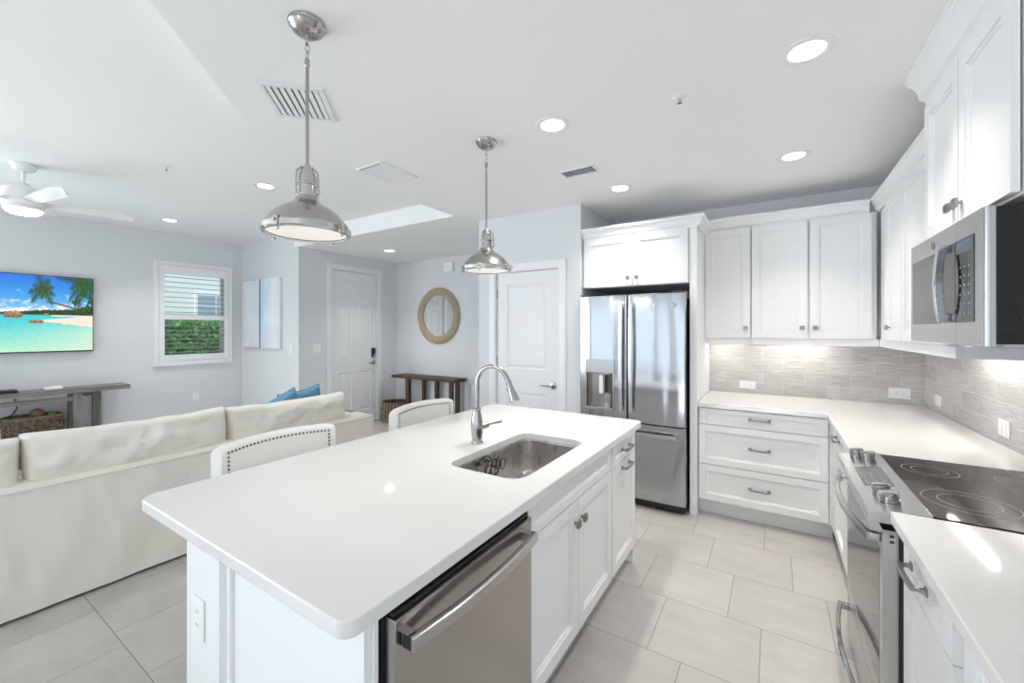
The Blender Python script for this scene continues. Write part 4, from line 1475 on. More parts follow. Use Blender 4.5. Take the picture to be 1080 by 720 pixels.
gnt.links.new(ms.outputs[0], gnt.nodes['Material Output'].inputs['Surface'])
w1 = bpy.data.objects['window_1']
MB().box(XT - 0.082, XT - 0.078, WY0 + 0.04, WY1 - 0.04, WZ0 + 0.04, WZ1 - 0.04).build('glass', gm, w1)
t = thing('window_shutter', 'white plantation shutter with open louvers over the living room window', 'shutter', (XT, 2.115, 1.005), PI / 2)
SW, SH = 0.965, 1.47
q = MB()
for a, b_, c, e in ((0, SW, 0, 0.055), (0, SW, SH - 0.055, SH), (0, 0.05, 0.055, SH - 0.055), (SW - 0.05, SW, 0.055, SH - 0.055)):
    q.box(a, b_, -0.03, -0.0006, c, e, 0.004)
q.box(-0.012, SW + 0.012, -0.036, -0.0006, -0.014, 0.0, 0.003)
q.build('frame', M['trim'], t)
q = MB()
zr0, zr1 = 0.645, 0.712
for a, b_, c, e in ((0.053, SW - 0.053, 0.058, 0.142), (0.053, SW - 0.053, SH - 0.185, SH - 0.058), (0.053, 0.112, 0.142, SH - 0.185), (SW - 0.112, SW - 0.053, 0.142, SH - 0.185), (0.112, SW - 0.112, zr0, zr1)):
    q.box(a, b_, -0.028, -0.004, c, e, 0.003)
q.build('shutter_panel', M['trim'], t)
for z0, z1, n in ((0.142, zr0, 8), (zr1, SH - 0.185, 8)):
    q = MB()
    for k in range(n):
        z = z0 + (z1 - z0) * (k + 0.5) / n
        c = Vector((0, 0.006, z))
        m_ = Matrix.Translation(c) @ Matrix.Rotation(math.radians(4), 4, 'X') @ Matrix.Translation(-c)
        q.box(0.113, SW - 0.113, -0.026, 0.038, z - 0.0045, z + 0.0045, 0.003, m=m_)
    q.build('louvers', plain('louver_backlit_shade', (0.27, 0.31, 0.38), 0.5, scale=30, var=0.02) if z0 < 0.2 else bpy.data.materials['louver_backlit_shade'], t)  # white slats; their backlit shade is put into this dark colour

# outside: hedge and the house across
hm = plain('hedge_leaves', (0.28, 0.58, 0.15), 0.6, bump=0.3, scale=30, var=0.75)
q = MB()
rnd = random.Random(3)
q.box(-9.25, -9.0, 1.5, 5.2, -0.1, 1.60, 0.03)
for k in range(9000):
    x, y, z = -8.75 + rnd.uniform(-0.3, 0.3), rnd.uniform(1.9, 4.6), rnd.uniform(0.0, 1.0) ** 0.85 * 1.66 if rnd.random() > 0.1 else 1.62 + rnd.uniform(0, 0.12)
    try:
        z = float(z.real)
    except AttributeError:
        z = float(z)
    m_ = Matrix.Translation((x, y, z)) @ Matrix.Rotation(rnd.uniform(0, 6.3), 4, 'Z') @ Matrix.Rotation(rnd.uniform(-1.2, 1.2), 4, 'X')
    l_ = rnd.uniform(0.06, 0.13)
    q.prism([(0, -l_ / 2), (l_ * 0.3, -l_ * 0.1), (l_ * 0.22, l_ * 0.25), (0, l_ / 2), (-l_ * 0.22, l_ * 0.25), (-l_ * 0.3, -l_ * 0.1)], -0.001, 0.001, m=m_)
o = q.build('hedge', hm)
tag(o, 'green leafy hedge outside the shuttered window', 'hedge')
o['kind'] = 'stuff'
struct('ground_outside', MB().box(-22, XT - TH, -8, 14, -0.16, -0.08), plain('lawn', (0.16, 0.26, 0.08), 0.9, bump=0.2, scale=30, var=0.3))
t = thing('neighbour_house', 'pale house seen through the shuttered window, behind the hedge', 'house', (-13.5, 5.0, -0.08))
q = MB().box(-3, 0, -3.5, 5.0, 0, 5.0)
q.build('wall', plain('pale_render', (0.90, 0.92, 0.94), 0.8, scale=20, var=0.03), t)
for a in (-0.15, 2.2):
    for z in (1.92,):
        f = MB().box(0.0005, 0.04, a, a + 1.0, z, z + 0.7).build('window', M['trim'], t)
        q = MB()
        for i in range(2):
            for j in range(2):
                q.box(0.0405, 0.05, a + 0.06 + 0.46 * i, a + 0.48 + 0.46 * i, z + 0.06 + 0.3 * j, z + 0.33 + 0.3 * j)
        q.build('pane', plain('far_pane', (0.34, 0.42, 0.52), 0.15, scale=10, var=0.1), f)
MB().prism([(-3.6, -3.9), (0.6, -3.9), (0.6, 5.4), (-3.6, 5.4)], 5.0, 5.25).build('eaves', plain('roof_tile', (0.40, 0.42, 0.44), 0.8, scale=20, var=0.1), t)

# ------------------------------------------------------------------ television
TY0, TY1, TZ0, TZ1 = -0.10, 1.507, 1.237, 2.137
t = thing('television', 'flat screen television on the left wall showing a palm beach', 'television', (XT, TY0, TZ0), PI / 2)
TWd, THt = TY1 - TY0, TZ1 - TZ0
MB().box(0, TWd, -0.062, -0.022, 0, THt, 0.004).box(0.4, TWd - 0.4, -0.022, -0.001, 0.25, 0.65).build('body', M['dark'], t)


def beach(s, v):
    """colour of the beach picture at s (0..1 across), v (0..1 up)"""
    X = (s - 0.548) / 0.452 * 630                       # picture coordinates measured on the photo
    Yp = (1 - v) * 512
    nz = lambda a, b_, k=1.0: noise.noise(Vector((a * k, b_ * k, 3.1)))
    hz = 266
    # sky and clouds
    f = Yp / hz
    c = (40 + 120 * f * f, 118 + 85 * f, 228 + 12 * f)
    cl = nz(X, Yp * 2.2, 0.012) * 0.5 + nz(X, Yp * 2, 0.03) * 0.3 + (f - 0.62) * 1.1
    if cl > 0:
        k = min(1, cl * 2.2)
        c = tuple(a * (1 - k) + 248 * k for a in c)
    # far hills
    hill = 254 - 12 * math.sin(max(0, X + 40) / 120) - max(0, X - 150) * 0.13 + nz(X, 0, 0.05) * 8
    if X > 480:
        hill = max(196, hill - (X - 480) * 0.08)
    if hill < Yp <= hz:
        g = 0.55 + 0.6 * (nz(X, Yp, 0.08) + 0.4)
        c = (50 * g, 84 * g, 34 * g)
    # sea and sand
    if Yp > hz:
        f = (Yp - hz) / (512 - hz)
        rip = nz(X * 0.5, Yp * 2.0, 0.06) * 18 + nz(X, Yp * 3, 0.12) * 10
        c = (60 + 130 * f + rip, 205 + 35 * f + rip * 0.5, 215 - 8 * f)
        sh = min(1, max(0, (X - 60) / 560)) * min(1, max(0, f * 2.2)) * 0.75
        c = tuple(a * (1 - sh) + b_ * sh for a, b_ in zip(c, (214, 240, 214)))
        lo_ = hz + 6 + 62 * (1 - ((X - 430) / 260) ** 2) if X > 200 else -1
        up_ = hz + 34 - (X - 250) * 0.085
        if X > 255 and up_ < Yp < hz + 45 + (X - 270) * 0.10 + nz(X, 0, 0.03) * 8:
            c = (250, 232, 214)
        if X > 330 and Yp < hz + 8:
            c = (248, 236, 220)
    # rocks
    for cx, cy, rx, ry in ((75, 270, 62, 26), (225, 312, 50, 15), (292, 262, 18, 8)):
        if ((X - cx) / rx) ** 2 + ((Yp - cy) / ry) ** 2 < 1 and Yp < cy + ry * 0.65:
            g = 0.75 + 0.5 * nz(X, Yp, 0.09) - 0.2 * (Yp - cy) / ry
            c = (190 * g, 152 * g, 122 * g)
    # leaning palm trunk
    if 330 < X < 575:
        ty = 178 + (X - 330) * 0.23
        if abs(Yp - ty) < 6 - (X - 330) * 0.004:
            c = (92, 72, 50)
    # palm crowns: fans of drooping fronds
    for cx, cy, R, n, ph in ((268, 92, 122, 9, 0.25), (560, 40, 190, 11, 0.1)):
        dx, dy = X - cx, Yp - cy
        for k in range(n):
            a = ph + k * 2 * PI / n
            L_ = R * (0.8 + 0.25 * math.sin(k * 2.3))
            ux, uy = math.cos(a), math.sin(a) * 0.9
            pr_ = dx * ux + dy * uy
            if not 0 < pr_ < L_:
                continue
            droop = (pr_ / L_) ** 2 * L_ * 0.22
            off = (-dx * uy + (dy - droop) * ux)
            wid = (20 + 0.06 * R) * math.sin(PI * min(1, 0.12 + pr_ / L_ * 0.88)) ** 0.7 * (0.65 + 0.55 * math.sin(pr_ * 0.8))
            if abs(off) < wid:
                g = 0.5 + 0.55 * (0.5 + 0.5 * math.sin(off * 0.5 + k)) * (1 if off < 0 else 0.7)
                c = (58 * g, 110 * g, 26 * g)
    if X > 470 and Yp < 240 and nz(X, Yp * 0.5, 0.03) > 0.10 and Yp > 60:
        c = (44, 84, 22)
    return [min(255, max(0, a)) for a in c]


nx_, nz_ = 330, 190
me = bpy.data.meshes.new('screen')
vs, fs, cols = [], [], []
for j in range(nz_ + 1):
    for i in range(nx_ + 1):
        s_, v_ = i / nx_, j / nz_
        vs.append((0.008 + (TWd - 0.016) * s_, -0.0635, 0.014 + (THt - 0.022) * v_))
        cols.append(lin(*beach(s_, v_)))
for j in range(nz_):
    for i in range(nx_):
        a = j * (nx_ + 1) + i
        fs.append((a, a + 1, a + nx_ + 2, a + nx_ + 1))
me.from_pydata(vs, [], fs)
ca = me.color_attributes.new('picture', 'FLOAT_COLOR', 'POINT')
ca.data.foreach_set('color', [x for c in cols for x in c])
sm, snt, sp_ = new_mat('tv_picture')
at = N(snt, 'ShaderNodeAttribute')
at.attribute_name = 'picture'
sp_.inputs['Base Color'].default_value = (0.01, 0.01, 0.01, 1)
sp_.inputs['Roughness'].default_value = 0.25
sp_.inputs['Emission Strength'].default_value = 0.95
snt.links.new(at.outputs['Color'], sp_.inputs['Emission Color'])
me.materials.append(sm)
so_ = bpy.data.objects.new('screen', me)
COL.objects.link(so_)
so_.parent = t
so_['label'] = 'lit screen with palms, turquoise sea and sand'

# ------------------------------------------------------------------ grey console below the television
t = thing('console_table', 'long grey wood console table below the television', 'console table', (-7.19, -0.55, 0))
KL = 2.325                                              # length along y
MB().box(0.035, 0.36, 0, KL, 0.765, 0.815, 0.004).build('tabletop', M['grey_wood'], t)
for y0, g in ((0.42, -1), (KL - 0.50, 1)):
    yb = (y0 + 0.215) if g > 0 else (y0 - 0.215)
    MB().box(0.285, 0.345, y0, y0 + 0.078, 0, 0.7645, 0.004).build('leg', M['grey_wood_v'], t)
    MB().box(0.04, 0.085, y0 + 0.005, y0 + 0.068, 0, 0.7645, 0.004).build('leg', M['grey_wood_v'], t)
    MB().box(0.04, 0.085, yb, yb + 0.078, 0, 0.7645, 0.004).build('leg', M['grey_wood_v'], t)
    MB().box(0.04, 0.085, min(y0, yb) + 0.079, max(y0, yb) - 0.001, 0.69, 0.74, 0.003).build('back_rail', M['grey_wood'], t)
    MB().box(0.086, 0.284, y0 + 0.015, y0 + 0.063, 0.695, 0.755, 0.003).build('side_rail', M['grey_wood'], t)
MB().box(0.295, 0.335, 0.499, KL - 0.501, 0.680, 0.725, 0.003).build('front_rail', M['grey_wood'], t)

t = thing('router', 'small flat white box on the grey console table', 'router', (-6.99, 1.14, 0.8155))
MB().box(-0.075, 0.075, -0.068, 0.068, 0, 0.032, 0.010, 3).build('case', M['plate'], t)
MB().box(0.0752, 0.0756, -0.03, 0.03, 0.012, 0.016).build('status_light', M['trim'], t)
t = thing('media_box', 'flat black box on the grey console table below the television', 'media box', (-6.97, 0.72, 0.8155))
MB().box(-0.09, 0.09, -0.15, 0.15, 0, 0.034, 0.004).build('case', M['dark'], t)
MB().box(0.0902, 0.092, -0.14, 0.14, 0.006, 0.028, 0.0005).build('front_panel', M['black_glass'], t)
q = MB()
pts = [(-7.05, 0.79, 0.828), (-7.10, 0.85, 0.822), (-7.175, 0.865, 0.822), (-7.192, 0.875, 0.79), (-7.193, 0.885, 0.70), (-7.193, 0.90, 0.62), (-7.193, 0.87, 0.55), (-7.193, 0.80, 0.50), (-7.193, 0.78, 0.42)]
q.tube(pts, 0.006, 8)
tag(q.build('power_cord', M['dark']), 'black cord hanging behind the grey console table', 'cord')


def weave(q, rfun, z0, z1, rows, stakes, rr, seed=1, qs=None):
    """woven wall: rows of strands passing in and out of stakes; rfun(a) = radius at angle a"""
    rd_ = random.Random(seed)
    n = stakes * 4
    for k in range(rows):
        z = z0 + (z1 - z0) * (k + 0.5) / rows
        pts_ = []
        for i in range(n):
            a = 2 * PI * i / n
            r = rfun(a, (z - z0) / (z1 - z0)) + rr * 0.9 * math.sin(stakes * a + (PI if k % 2 else 0))
            pts_.append((r * math.cos(a), r * math.sin(a), z + rd_.uniform(-0.3, 0.3) * rr))
        q.tube(pts_, rr * rd_.uniform(0.8, 1.15), 6, closed=True, upv=(0, 0, 1))
    for s in range(stakes):
        a = 2 * PI * (s + 0.5) / stakes
        (qs or q).tube([((rfun(a, f) + (rr * 0.7 if qs else 0)) * math.cos(a), (rfun(a, f) + (rr * 0.7 if qs else 0)) * math.sin(a), z0 + (z1 - z0) * f) for f in (0, 0.5, 1)], rr * (1.0 if qs else 0.8), 6)


def squircle(w, d, flare=0.0, p=4):
    return lambda a, f: (1 + flare * (f - 1)) / ((abs(math.cos(a)) / w) ** p + (abs(math.sin(a)) / d) ** p) ** (1 / p)


BX, BY = -6.96, 0.99
t = thing('twig_basket', 'dark twig basket of dried decorations below the grey console table', 'basket', (BX, BY, 0))
q = MB()
sq = squircle(0.17, 0.215, 0.12)
weave(q, sq, 0.02, 0.53, 20, 22, 0.009, 2)
rd_ = random.Random(5)
for k in range(170):
    a, z = rd_.uniform(0, 2 * PI), rd_.uniform(0.05, 0.5)
    r = sq(a, z / 0.53) + 0.010
    a2, z2 = a + rd_.uniform(-0.6, 0.6), min(0.54, max(0.03, z + rd_.uniform(-0.22, 0.22)))
    am, zm = (a + a2) / 2, (z + z2) / 2
    q.tube([(sq(x, y / 0.53) * math.cos(x) * 1.06, sq(x, y / 0.53) * math.sin(x) * 1.06, y) for x, y in ((a, z), (am, zm), (a2, z2))], rd_.uniform(0.004, 0.009), 5)
q.build('woven_wall', M['wicker'], t)
MB().prism([(sq(a * PI / 16, 0.1) * 0.97 * math.cos(a * PI / 16), sq(a * PI / 16, 0.1) * 0.97 * math.sin(a * PI / 16)) for a in range(32)], 0.0, 0.03).build('floor_panel', M['wicker'], t)
q = MB()
for s in range(2):
    q.tube([((sq(a * PI / 24, 1) + 0.004 * math.sin(a * PI / 2 + s * PI)) * math.cos(a * PI / 24), (sq(a * PI / 24, 1) + 0.004 * math.sin(a * PI / 2 + s * PI)) * math.sin(a * PI / 24), 0.535 + 0.006 * math.cos(a * PI / 2 + s * PI)) for a in range(48)], 0.010, 6, closed=True, upv=(0, 0, 1))
q.build('rim', M['wicker'], t)
# what lies in the basket, resting on one another and the weave
MB_fill = MB().prism([(sq(a * PI / 16, 0.8) * 0.87 * math.cos(a * PI / 16), sq(a * PI / 16, 0.8) * 0.87 * math.sin(a * PI / 16)) for a in range(32)], 0.40, 0.50)
o = MB_fill.build('raffia_filling', M['straw'])
o.location = (BX, BY, 0)
tag(o, 'brown raffia filling the twig basket below the console', 'raffia')
o['kind'] = 'stuff'


def ball(name, label, x, y, r, mat, strap=False):
    t = thing(name, label, 'ornament', (BX + x, BY + y, 0.50 + r))
    MB().sphere((0, 0, 0), r, u=24, v=16).build('body', mat, t)
    q = MB()
    for k in range(3):
        pts_ = [Matrix.Rotation(k * 1.05 + 0.3, 4, 'Z') @ Vector((r * 1.02 * math.cos(a * PI / 12), 0, r * 1.02 * math.sin(a * PI / 12))) for a in range(24)]
        q.tube(pts_, r * 0.06, 6, closed=True)
    q.build('strands', mat, t)
    if strap:
        MB().box(r * 0.72, r * 0.95, -r * 0.35, r * 0.35, -0.002, 0.006, 0.002, m=Matrix.Rotation(-0.5, 4, 'Y')).build('paper_band', M['plate'], t)


ball('woven_ball', 'brown woven ball with a white band in the twig basket', -0.01, 0.025, 0.058, M['straw'], True)
ball('moss_ball', 'green moss ball in the twig basket', 0.06, 0.128, 0.034, M['moss'])


def cone_(label, x, y, rz):
    t = thing('pine_cone', label, 'pine cone', (BX + x, BY + y, 0.527), rz, 'dark pine cones in the twig basket')
    q = MB()
    for k in range(7):
        z = -0.035 + 0.011 * k
        r = 0.026 * math.sin(PI * (0.15 + 0.75 * k / 7))
        for i in range(8):
            a = 2 * PI * (i + 0.5 * (k % 2)) / 8
            q.sphere((z, r * math.cos(a), r * math.sin(a)), 0.009, 0.008, 0.008, u=8, v=6)
    q.build('scales', M['stool_leg'], t)
    MB().cyl((-0.04, 0, 0), (0.04, 0, 0), 0.010, 0.004, 10).build('stem', M['stool_leg'], t)


cone_('dark pine cone at the left rim of the twig basket', 0.075, -0.128, 0.1)
cone_('dark pine cone beside the woven ball in the twig basket', 0.085, -0.062, 0.3)

# ------------------------------------------------------------------ sofa
SX, SY0, SY1 = -3.30, -0.83, 2.66                       # rear face, ends
SD = 0.98
t = thing('sofa', 'ivory slipcovered sofa with loose back cushions, seen from behind', 'sofa', (SX, 0, 0))


def folds(y, z, amp):
    w = 0.5 * noise.noise(Vector((y * 2.6 + z * 0.9, z * 0.8, 1.7))) + 0.42 * noise.noise(Vector((y * 6.2 - z * 2.2, z * 1.5, 4.2)))
    r = 1 - abs(noise.noise(Vector((y * 4.3 + z * 1.4, z * 1.1, 9.1)))) * 2.2
    return amp * (w + 0.30 * max(0, r) ** 3 + 0.12 * noise.noise(Vector((y * 17, z * 4.5, 2.2))))


def cover(u, v):
    """slipcover skin around the sofa: u around the plan, v from the hem up"""
    z = 0.018 + v * 0.665
    P_ = [(0, SY0), (0, SY1), (-SD, SY1), (-SD, SY0)]
    L_ = [SY1 - SY0, SD, SY1 - SY0, SD]
    tot = sum(L_)
    d = u * tot
    k = 0
    while k < 3 and d > L_[k]:
        d -= L_[k]
        k += 1
    f = min(1, d / L_[k])
    a, b_ = P_[k], P_[(k + 1) % 4]
    x, y = a[0] + (b_[0] - a[0]) * f, a[1] + (b_[1] - a[1]) * f
    nrm = [(1, 0), (0, 1), (-1, 0), (0, -1)][k]
    e = 0.022 * (1 - v) + folds(y + x, z, 0.034) * (0.75 + 0.25 * (1 - v)) * min(1, 0.35 + v * 4) * min(1, (1 - v) * 9)
    top = max(0, (v - 0.94) / 0.06)
    e -= 0.02 * top * top
    # soften the plan corners
    cd = min(f * L_[k], (1 - f) * L_[k])
    if cd < 0.05:
        e -= 0.012 * (1 - cd / 0.05) ** 2
    zz = z + (0.004 * noise.noise(Vector((y * 1.6 + x, 7, 0))) if v < 0.01 else 0)
    if k == 2:
        zz = min(zz, 0.385)
    return Vector((x + nrm[0] * e, y + nrm[1] * e, zz))


q = MB().sheet(cover, 620, 34, closed_u=True)
q.box(-0.24, -0.02, SY0 + 0.02, SY1 - 0.02, 0.60, 0.682, 0.02, 3)
for y0, y1 in ((SY0 + 0.02, SY0 + 0.24), (SY1 - 0.15, SY1 - 0.02)):
    q.box(-SD + 0.03, -0.10, y0, y1, 0.30, 0.665, 0.03, 3)
q.box(-SD + 0.02, -0.05, SY0 + 0.03, SY1 - 0.03, 0.08, 0.38, 0.02)
sb = q.build('slipcover', M['linen'], t, sharp=60)
MB().tube([(-0.006 + 0.018 + folds(y, 0.655, 0.006), y, 0.662) for y in [SY0 + 0.02 + (SY1 - SY0 - 0.04) * k / 40 for k in range(41)]], 0.006, 8).build('piping', M['linen'], sb)


def cushion(w, h, T, pinch=0.06, nx=56, ny=30, seed=1, wr=0.010, ex=0.33):
    """pillow in the local y-z plane, thickness along x; corners pulled into ears"""
    q = MB()
    for s in (-1, 1):
        def fn(u, v, s=s):
            a, b_ = 2 * u - 1, 2 * v - 1
            edge = max(0.0, (1 - a ** 4) * (1 - b_ ** 4)) ** ex
            y = a * w / 2 * (1 - pinch * (1 - b_ * b_) * 0.3 * abs(a)) 
            z = b_ * h / 2 * (1 - pinch * (1 - a * a) * abs(b_))
            n_ = noise.noise(Vector((a * 2.2 + seed, b_ * 2.2, s * 2.0))) * wr + noise.noise(Vector((a * 6 + seed, b_ * 3 + a, s))) * wr * 0.55
            rr_ = 1 - abs(noise.noise(Vector((a * 4.5 + seed, b_ * 2.6 - a * 1.5, s + 5)))) * 2.4
            n_ += wr * 0.45 * max(0, rr_) ** 3
            z += 0.35 * wr * noise.noise(Vector((a * 3.3 + seed, 1.5, b_)))
            return Vector((s * (T / 2 * edge + n_ * edge), y, z))
        q.sheet(fn, nx, ny)
    q.weld(1e-4)
    return q


def place(q, loc, lean=0.0, yaw=0.0):
    m_ = Matrix.Translation(loc) @ Matrix.Rotation(yaw, 4, 'Z') @ Matrix.Rotation(lean, 4, 'Y')
    bmesh.ops.transform(q.bm, matrix=m_, verts=q.bm.verts[:])
    return q


for k, (a, b_, zt) in enumerate(((-0.555, 0.445, 0.905), (0.445, 1.435, 0.915), (1.435, 2.435, 0.905))):
    q = place(cushion(b_ - a + 0.01, 0.47, 0.25, 0.07, seed=k * 3 + 1, wr=0.026, ex=0.27), (-0.17, (a + b_) / 2, zt - 0.225), -0.07)
    q.build('back_cushion', M['linen'], t, sharp=80)
for k, (a, b_) in enumerate(((-0.58, 0.42), (0.42, 1.41), (1.41, 2.40))):
    MB().box(-SD + 0.0, -0.25, a + 0.004, b_ - 0.004, 0.382, 0.50, 0.035, 3).build('seat_cushion', M['linen'], t)

for label, px_, y, yaw, tilt, seed, hs in (('blue velvet throw pillow on the sofa, the one further left', -0.43, 2.00, 0.08, 0.42, 2, 0.18), ('blue velvet throw pillow on the sofa, the one next to the arm', -0.595, 2.268, -0.06, 0.16, 9, 0.20)):
    t = thing('throw_pillow', label, 'pillow', (SX + px_, y, 0.502 + hs * (math.cos(tilt) + math.sin(tilt))), 0, 'blue pillows on the sofa')
    q = cushion(2 * hs, 2 * hs, 0.13, 0.10, seed=seed, wr=0.012)
    q.rot(tilt, 'X')
    q = place(q, (0, 0, 0), 0.16, yaw)
    q.build('cover', M['blue'], t, sharp=80)
    # piped edge
    pts = []
    for e_, f_ in (((-1, -1), (1, -1)), ((1, -1), (1, 1)), ((1, 1), (-1, 1)), ((-1, 1), (-1, -1))):
        for i in range(10):
            a, b_ = e_[0] + (f_[0] - e_[0]) * i / 10, e_[1] + (f_[1] - e_[1]) * i / 10
            p = Vector((0, a * hs * (1 - 0.03 * (1 - b_ * b_) * abs(a)), b_ * hs * (1 - 0.10 * (1 - a * a) * abs(b_))))
            p = Matrix.Rotation(yaw, 4, 'Z') @ Matrix.Rotation(0.16, 4, 'Y') @ Matrix.Rotation(tilt, 4, 'X') @ p
            pts.append(p)
    MB().tube(pts, 0.005, 6, closed=True).build('piping', M['blue'], t)


# ------------------------------------------------------------------ counter stools
def stool(label, y):
    """seat facing +x (towards the island); backrest curved round the sitter"""
    t = thing('counter_stool', label, 'stool', (-2.0, y, 0), 0, 'counter stools at the island')
    MB().box(-0.06, 0.36, -0.235, 0.235, 0.60, 0.675, 0.025, 3).build('seat', M['leather'], t)
    W2, TH_, z0, z1 = 0.275, 0.055, 0.62, 0.995
    CX, RR = 0.62, 0.70

    def arc(s, off):
        ang = math.asin(min(1, W2 / RR)) * s
        return (CX - (RR + off) * math.cos(ang), (RR + off) * math.sin(ang))

    def ztop(s):
        return z1 - 0.012 * s * s - 0.010 * max(0, abs(s) - 0.9) * 10

    def shell(u, v):
        """closed section round the rim of the back: v goes front bottom, front top, rear top, rear bottom"""
        s = 2 * u - 1
        zt = ztop(s)
        k = v * 12
        ins = 0.010 * max(0, (abs(s) - 0.93) / 0.07) ** 2
        if k <= 5:
            f = k / 5
            x, y_ = arc(s * (1 - 0.0), 0.0)
            bul = -0.012 * math.sin(PI * min(1, f)) * (1 - s ** 6)
            return Vector((x - bul - ins * 0, y_, z0 + (zt - 0.02 - z0) * f))
        if k <= 7:
            a = (k - 5) / 2 * PI
            x, y_ = arc(s, TH_ / 2 - TH_ / 2 * math.cos(a))
            return Vector((x, y_, zt - 0.02 + 0.02 * math.sin(a)))
        f = (k - 7) / 5
        x, y_ = arc(s, TH_)
        return Vector((x, y_, zt - 0.02 - (zt - 0.02 - z0) * f))
    q = MB()
    b = bmesh.new()
    nu, nv = 28, 24
    g = [[b.verts.new(shell(i / nu, j / nv)) for j in range(nv + 1)] for i in range(nu + 1)]
    for i in range(nu):
        for j in range(nv):
            b.faces.new((g[i][j], g[i + 1][j], g[i + 1][j + 1], g[i][j + 1]))
        b.faces.new((g[i][0], g[i][nv], g[i + 1][nv], g[i + 1][0]))
    b.faces.new(g[0])
    b.faces.new(g[nu][::-1])
    bmesh.ops.recalc_face_normals(b, faces=b.faces[:])
    q._merge(b)
    bk = q.build('backrest', M['leather'], t, sharp=50)
    q = MB()
    nails = [(-0.88 + 1.76 * k / 27, 0.962) for k in range(28)] + [(s, 0.65 + 0.3 * k / 17 * 1.0) for s in (-0.88, 0.88) for k in range(17)]
    for s, z in nails:
        x, y_ = arc(s, 0.0)
        z = min(z, ztop(s) - 0.033)
        f = (z - z0) / (ztop(s) - 0.02 - z0)
        x += 0.012 * math.sin(PI * min(1, f)) * (1 - s ** 6)
        q.sphere((x + 0.0005, y_, z), 0.0045, 0.0058, 0.0058, u=10, v=8)
    q.build('nail_trim', M['nail'], bk, 'bronze nailhead trim')
    for sx, sy in ((0.32, 0.20), (0.32, -0.20), (-0.03, 0.20), (-0.03, -0.20)):
        dx = 0.03 if sx > 0 else -0.06
        MB().tube([(sx + dx, sy * 1.06, 0), (sx + dx * 0.4, sy * 1.02, 0.3), (sx, sy, 0.61)], [0.016, 0.019, 0.022], sec=[(1, 1), (-1, 1), (-1, -1), (1, -1)]).build('leg', M['stool_leg'], t)
    q = MB().box(-0.065, 0.335, 0.195, 0.215, 0.22, 0.25, 0.003).box(-0.065, 0.335, -0.215, -0.195, 0.22, 0.25, 0.003).box(0.318, 0.342, -0.20, 0.20, 0.20, 0.225, 0.003)
    q.build('stretcher', M['stool_leg'], t)


stool('white leather counter stool with nailhead trim, in front of the sofa seam', 1.10)
stool('white leather counter stool with nailhead trim, in front of the entry console', 2.085)

# ------------------------------------------------------------------ entry: console, mirror, basket, chime
t = thing('entry_table', 'dark brown wooden console table below the round mirror', 'console table', (0, 0, 0))
MB().box(-5.34, -3.985, 4.66, 4.965, 0.712, 0.757, 0.006).build('tabletop', M['brown_wood'], t)
for x, y, wx in ((-4.985, 4.70, 0.075), (-4.83, 4.90, 0.05), (-4.545, 4.90, 0.06), (-4.07, 4.70, 0.055), (-4.12, 4.90, 0.06)):
    MB().box(x - wx / 2, x + wx / 2, y - 0.028, y + 0.028, 0, 0.7115, 0.004).build('leg', M['brown_wood_v'], t)
MB().box(-4.945, -4.10, 4.687, 4.713, 0.10, 0.15, 0.003).build('stretcher', M['brown_wood'], t)

MXc, MZc = -4.59, 1.728
t = thing('mirror', 'round wall mirror in a wide woven rope frame', 'mirror', (MXc, YE - 0.003, MZc))
q = MB()
for k, (R, r, dy) in enumerate(((0.345, 0.018, -0.020), (0.372, 0.022, -0.030), (0.402, 0.024, -0.034), (0.430, 0.020, -0.026), (0.447, 0.014, -0.014))):
    for s in range(2):
        pts = []
        for i in range(160):
            a = 2 * PI * i / 160
            tw = i * 2 * PI * 20 / 160 + s * PI
            rr = R + r * 0.35 * math.cos(tw)
            pts.append((rr * math.cos(a), dy + r * 0.35 * math.sin(tw), rr * math.sin(a)))
        q.tube(pts, r * 0.66, 7, closed=True, upv=(0, 1, 0))
q.build('rope_frame', M['rope'], t)
q = MB()
q.lathe([(0, 0.0), (0.445, 0.0), (0.445, 0.008), (0, 0.008)], m=Matrix.Rotation(PI / 2, 4, 'X'), seg=64)
q.build('backing', M['rope'], t)
MB().lathe([(0, 0.0085), (0.338, 0.0085), (0.338, 0.012), (0, 0.012)], m=Matrix.Rotation(PI / 2, 4, 'X'), seg=64).build('glass', M['mirror'], t, 'round mirror glass')

t = thing('woven_basket', 'round woven basket on the floor beside the front door', 'basket', (-5.30, 4.70, 0))
q = MB()
q2 = MB()
weave(q, lambda a, f: 0.20 + 0.02 * math.sin(PI * f), 0.01, 0.30, 16, 26, 0.010, 8, q2)
q.build('woven_wall', M['wicker'], t)
q2.build('stakes_pattern', M['rope'], t)
MB().torus((0, 0, 0.31), 0.205, 0.014).build('rim', M['wicker'], t)
MB().lathe([(0, 0.0), (0.19, 0.0), (0.19, 0.012), (0, 0.012)]).build('floor_panel', M['wicker'], t)
t = thing('door_chime', 'small white box mounted high on the entry wall above the mirror', 'chime', (-4.36, YE, 2.505))
MB().box(-0.095, 0.095, -0.045, -0.0008, -0.075, 0.075, 0.006).build('case', M['plate'], t)
q = MB()
for k in range(4):
    q.box(-0.07, 0.07, -0.0458, -0.0452, -0.05 + 0.012 * k, -0.046 + 0.012 * k)
q.build('grille', M['trim'], t)


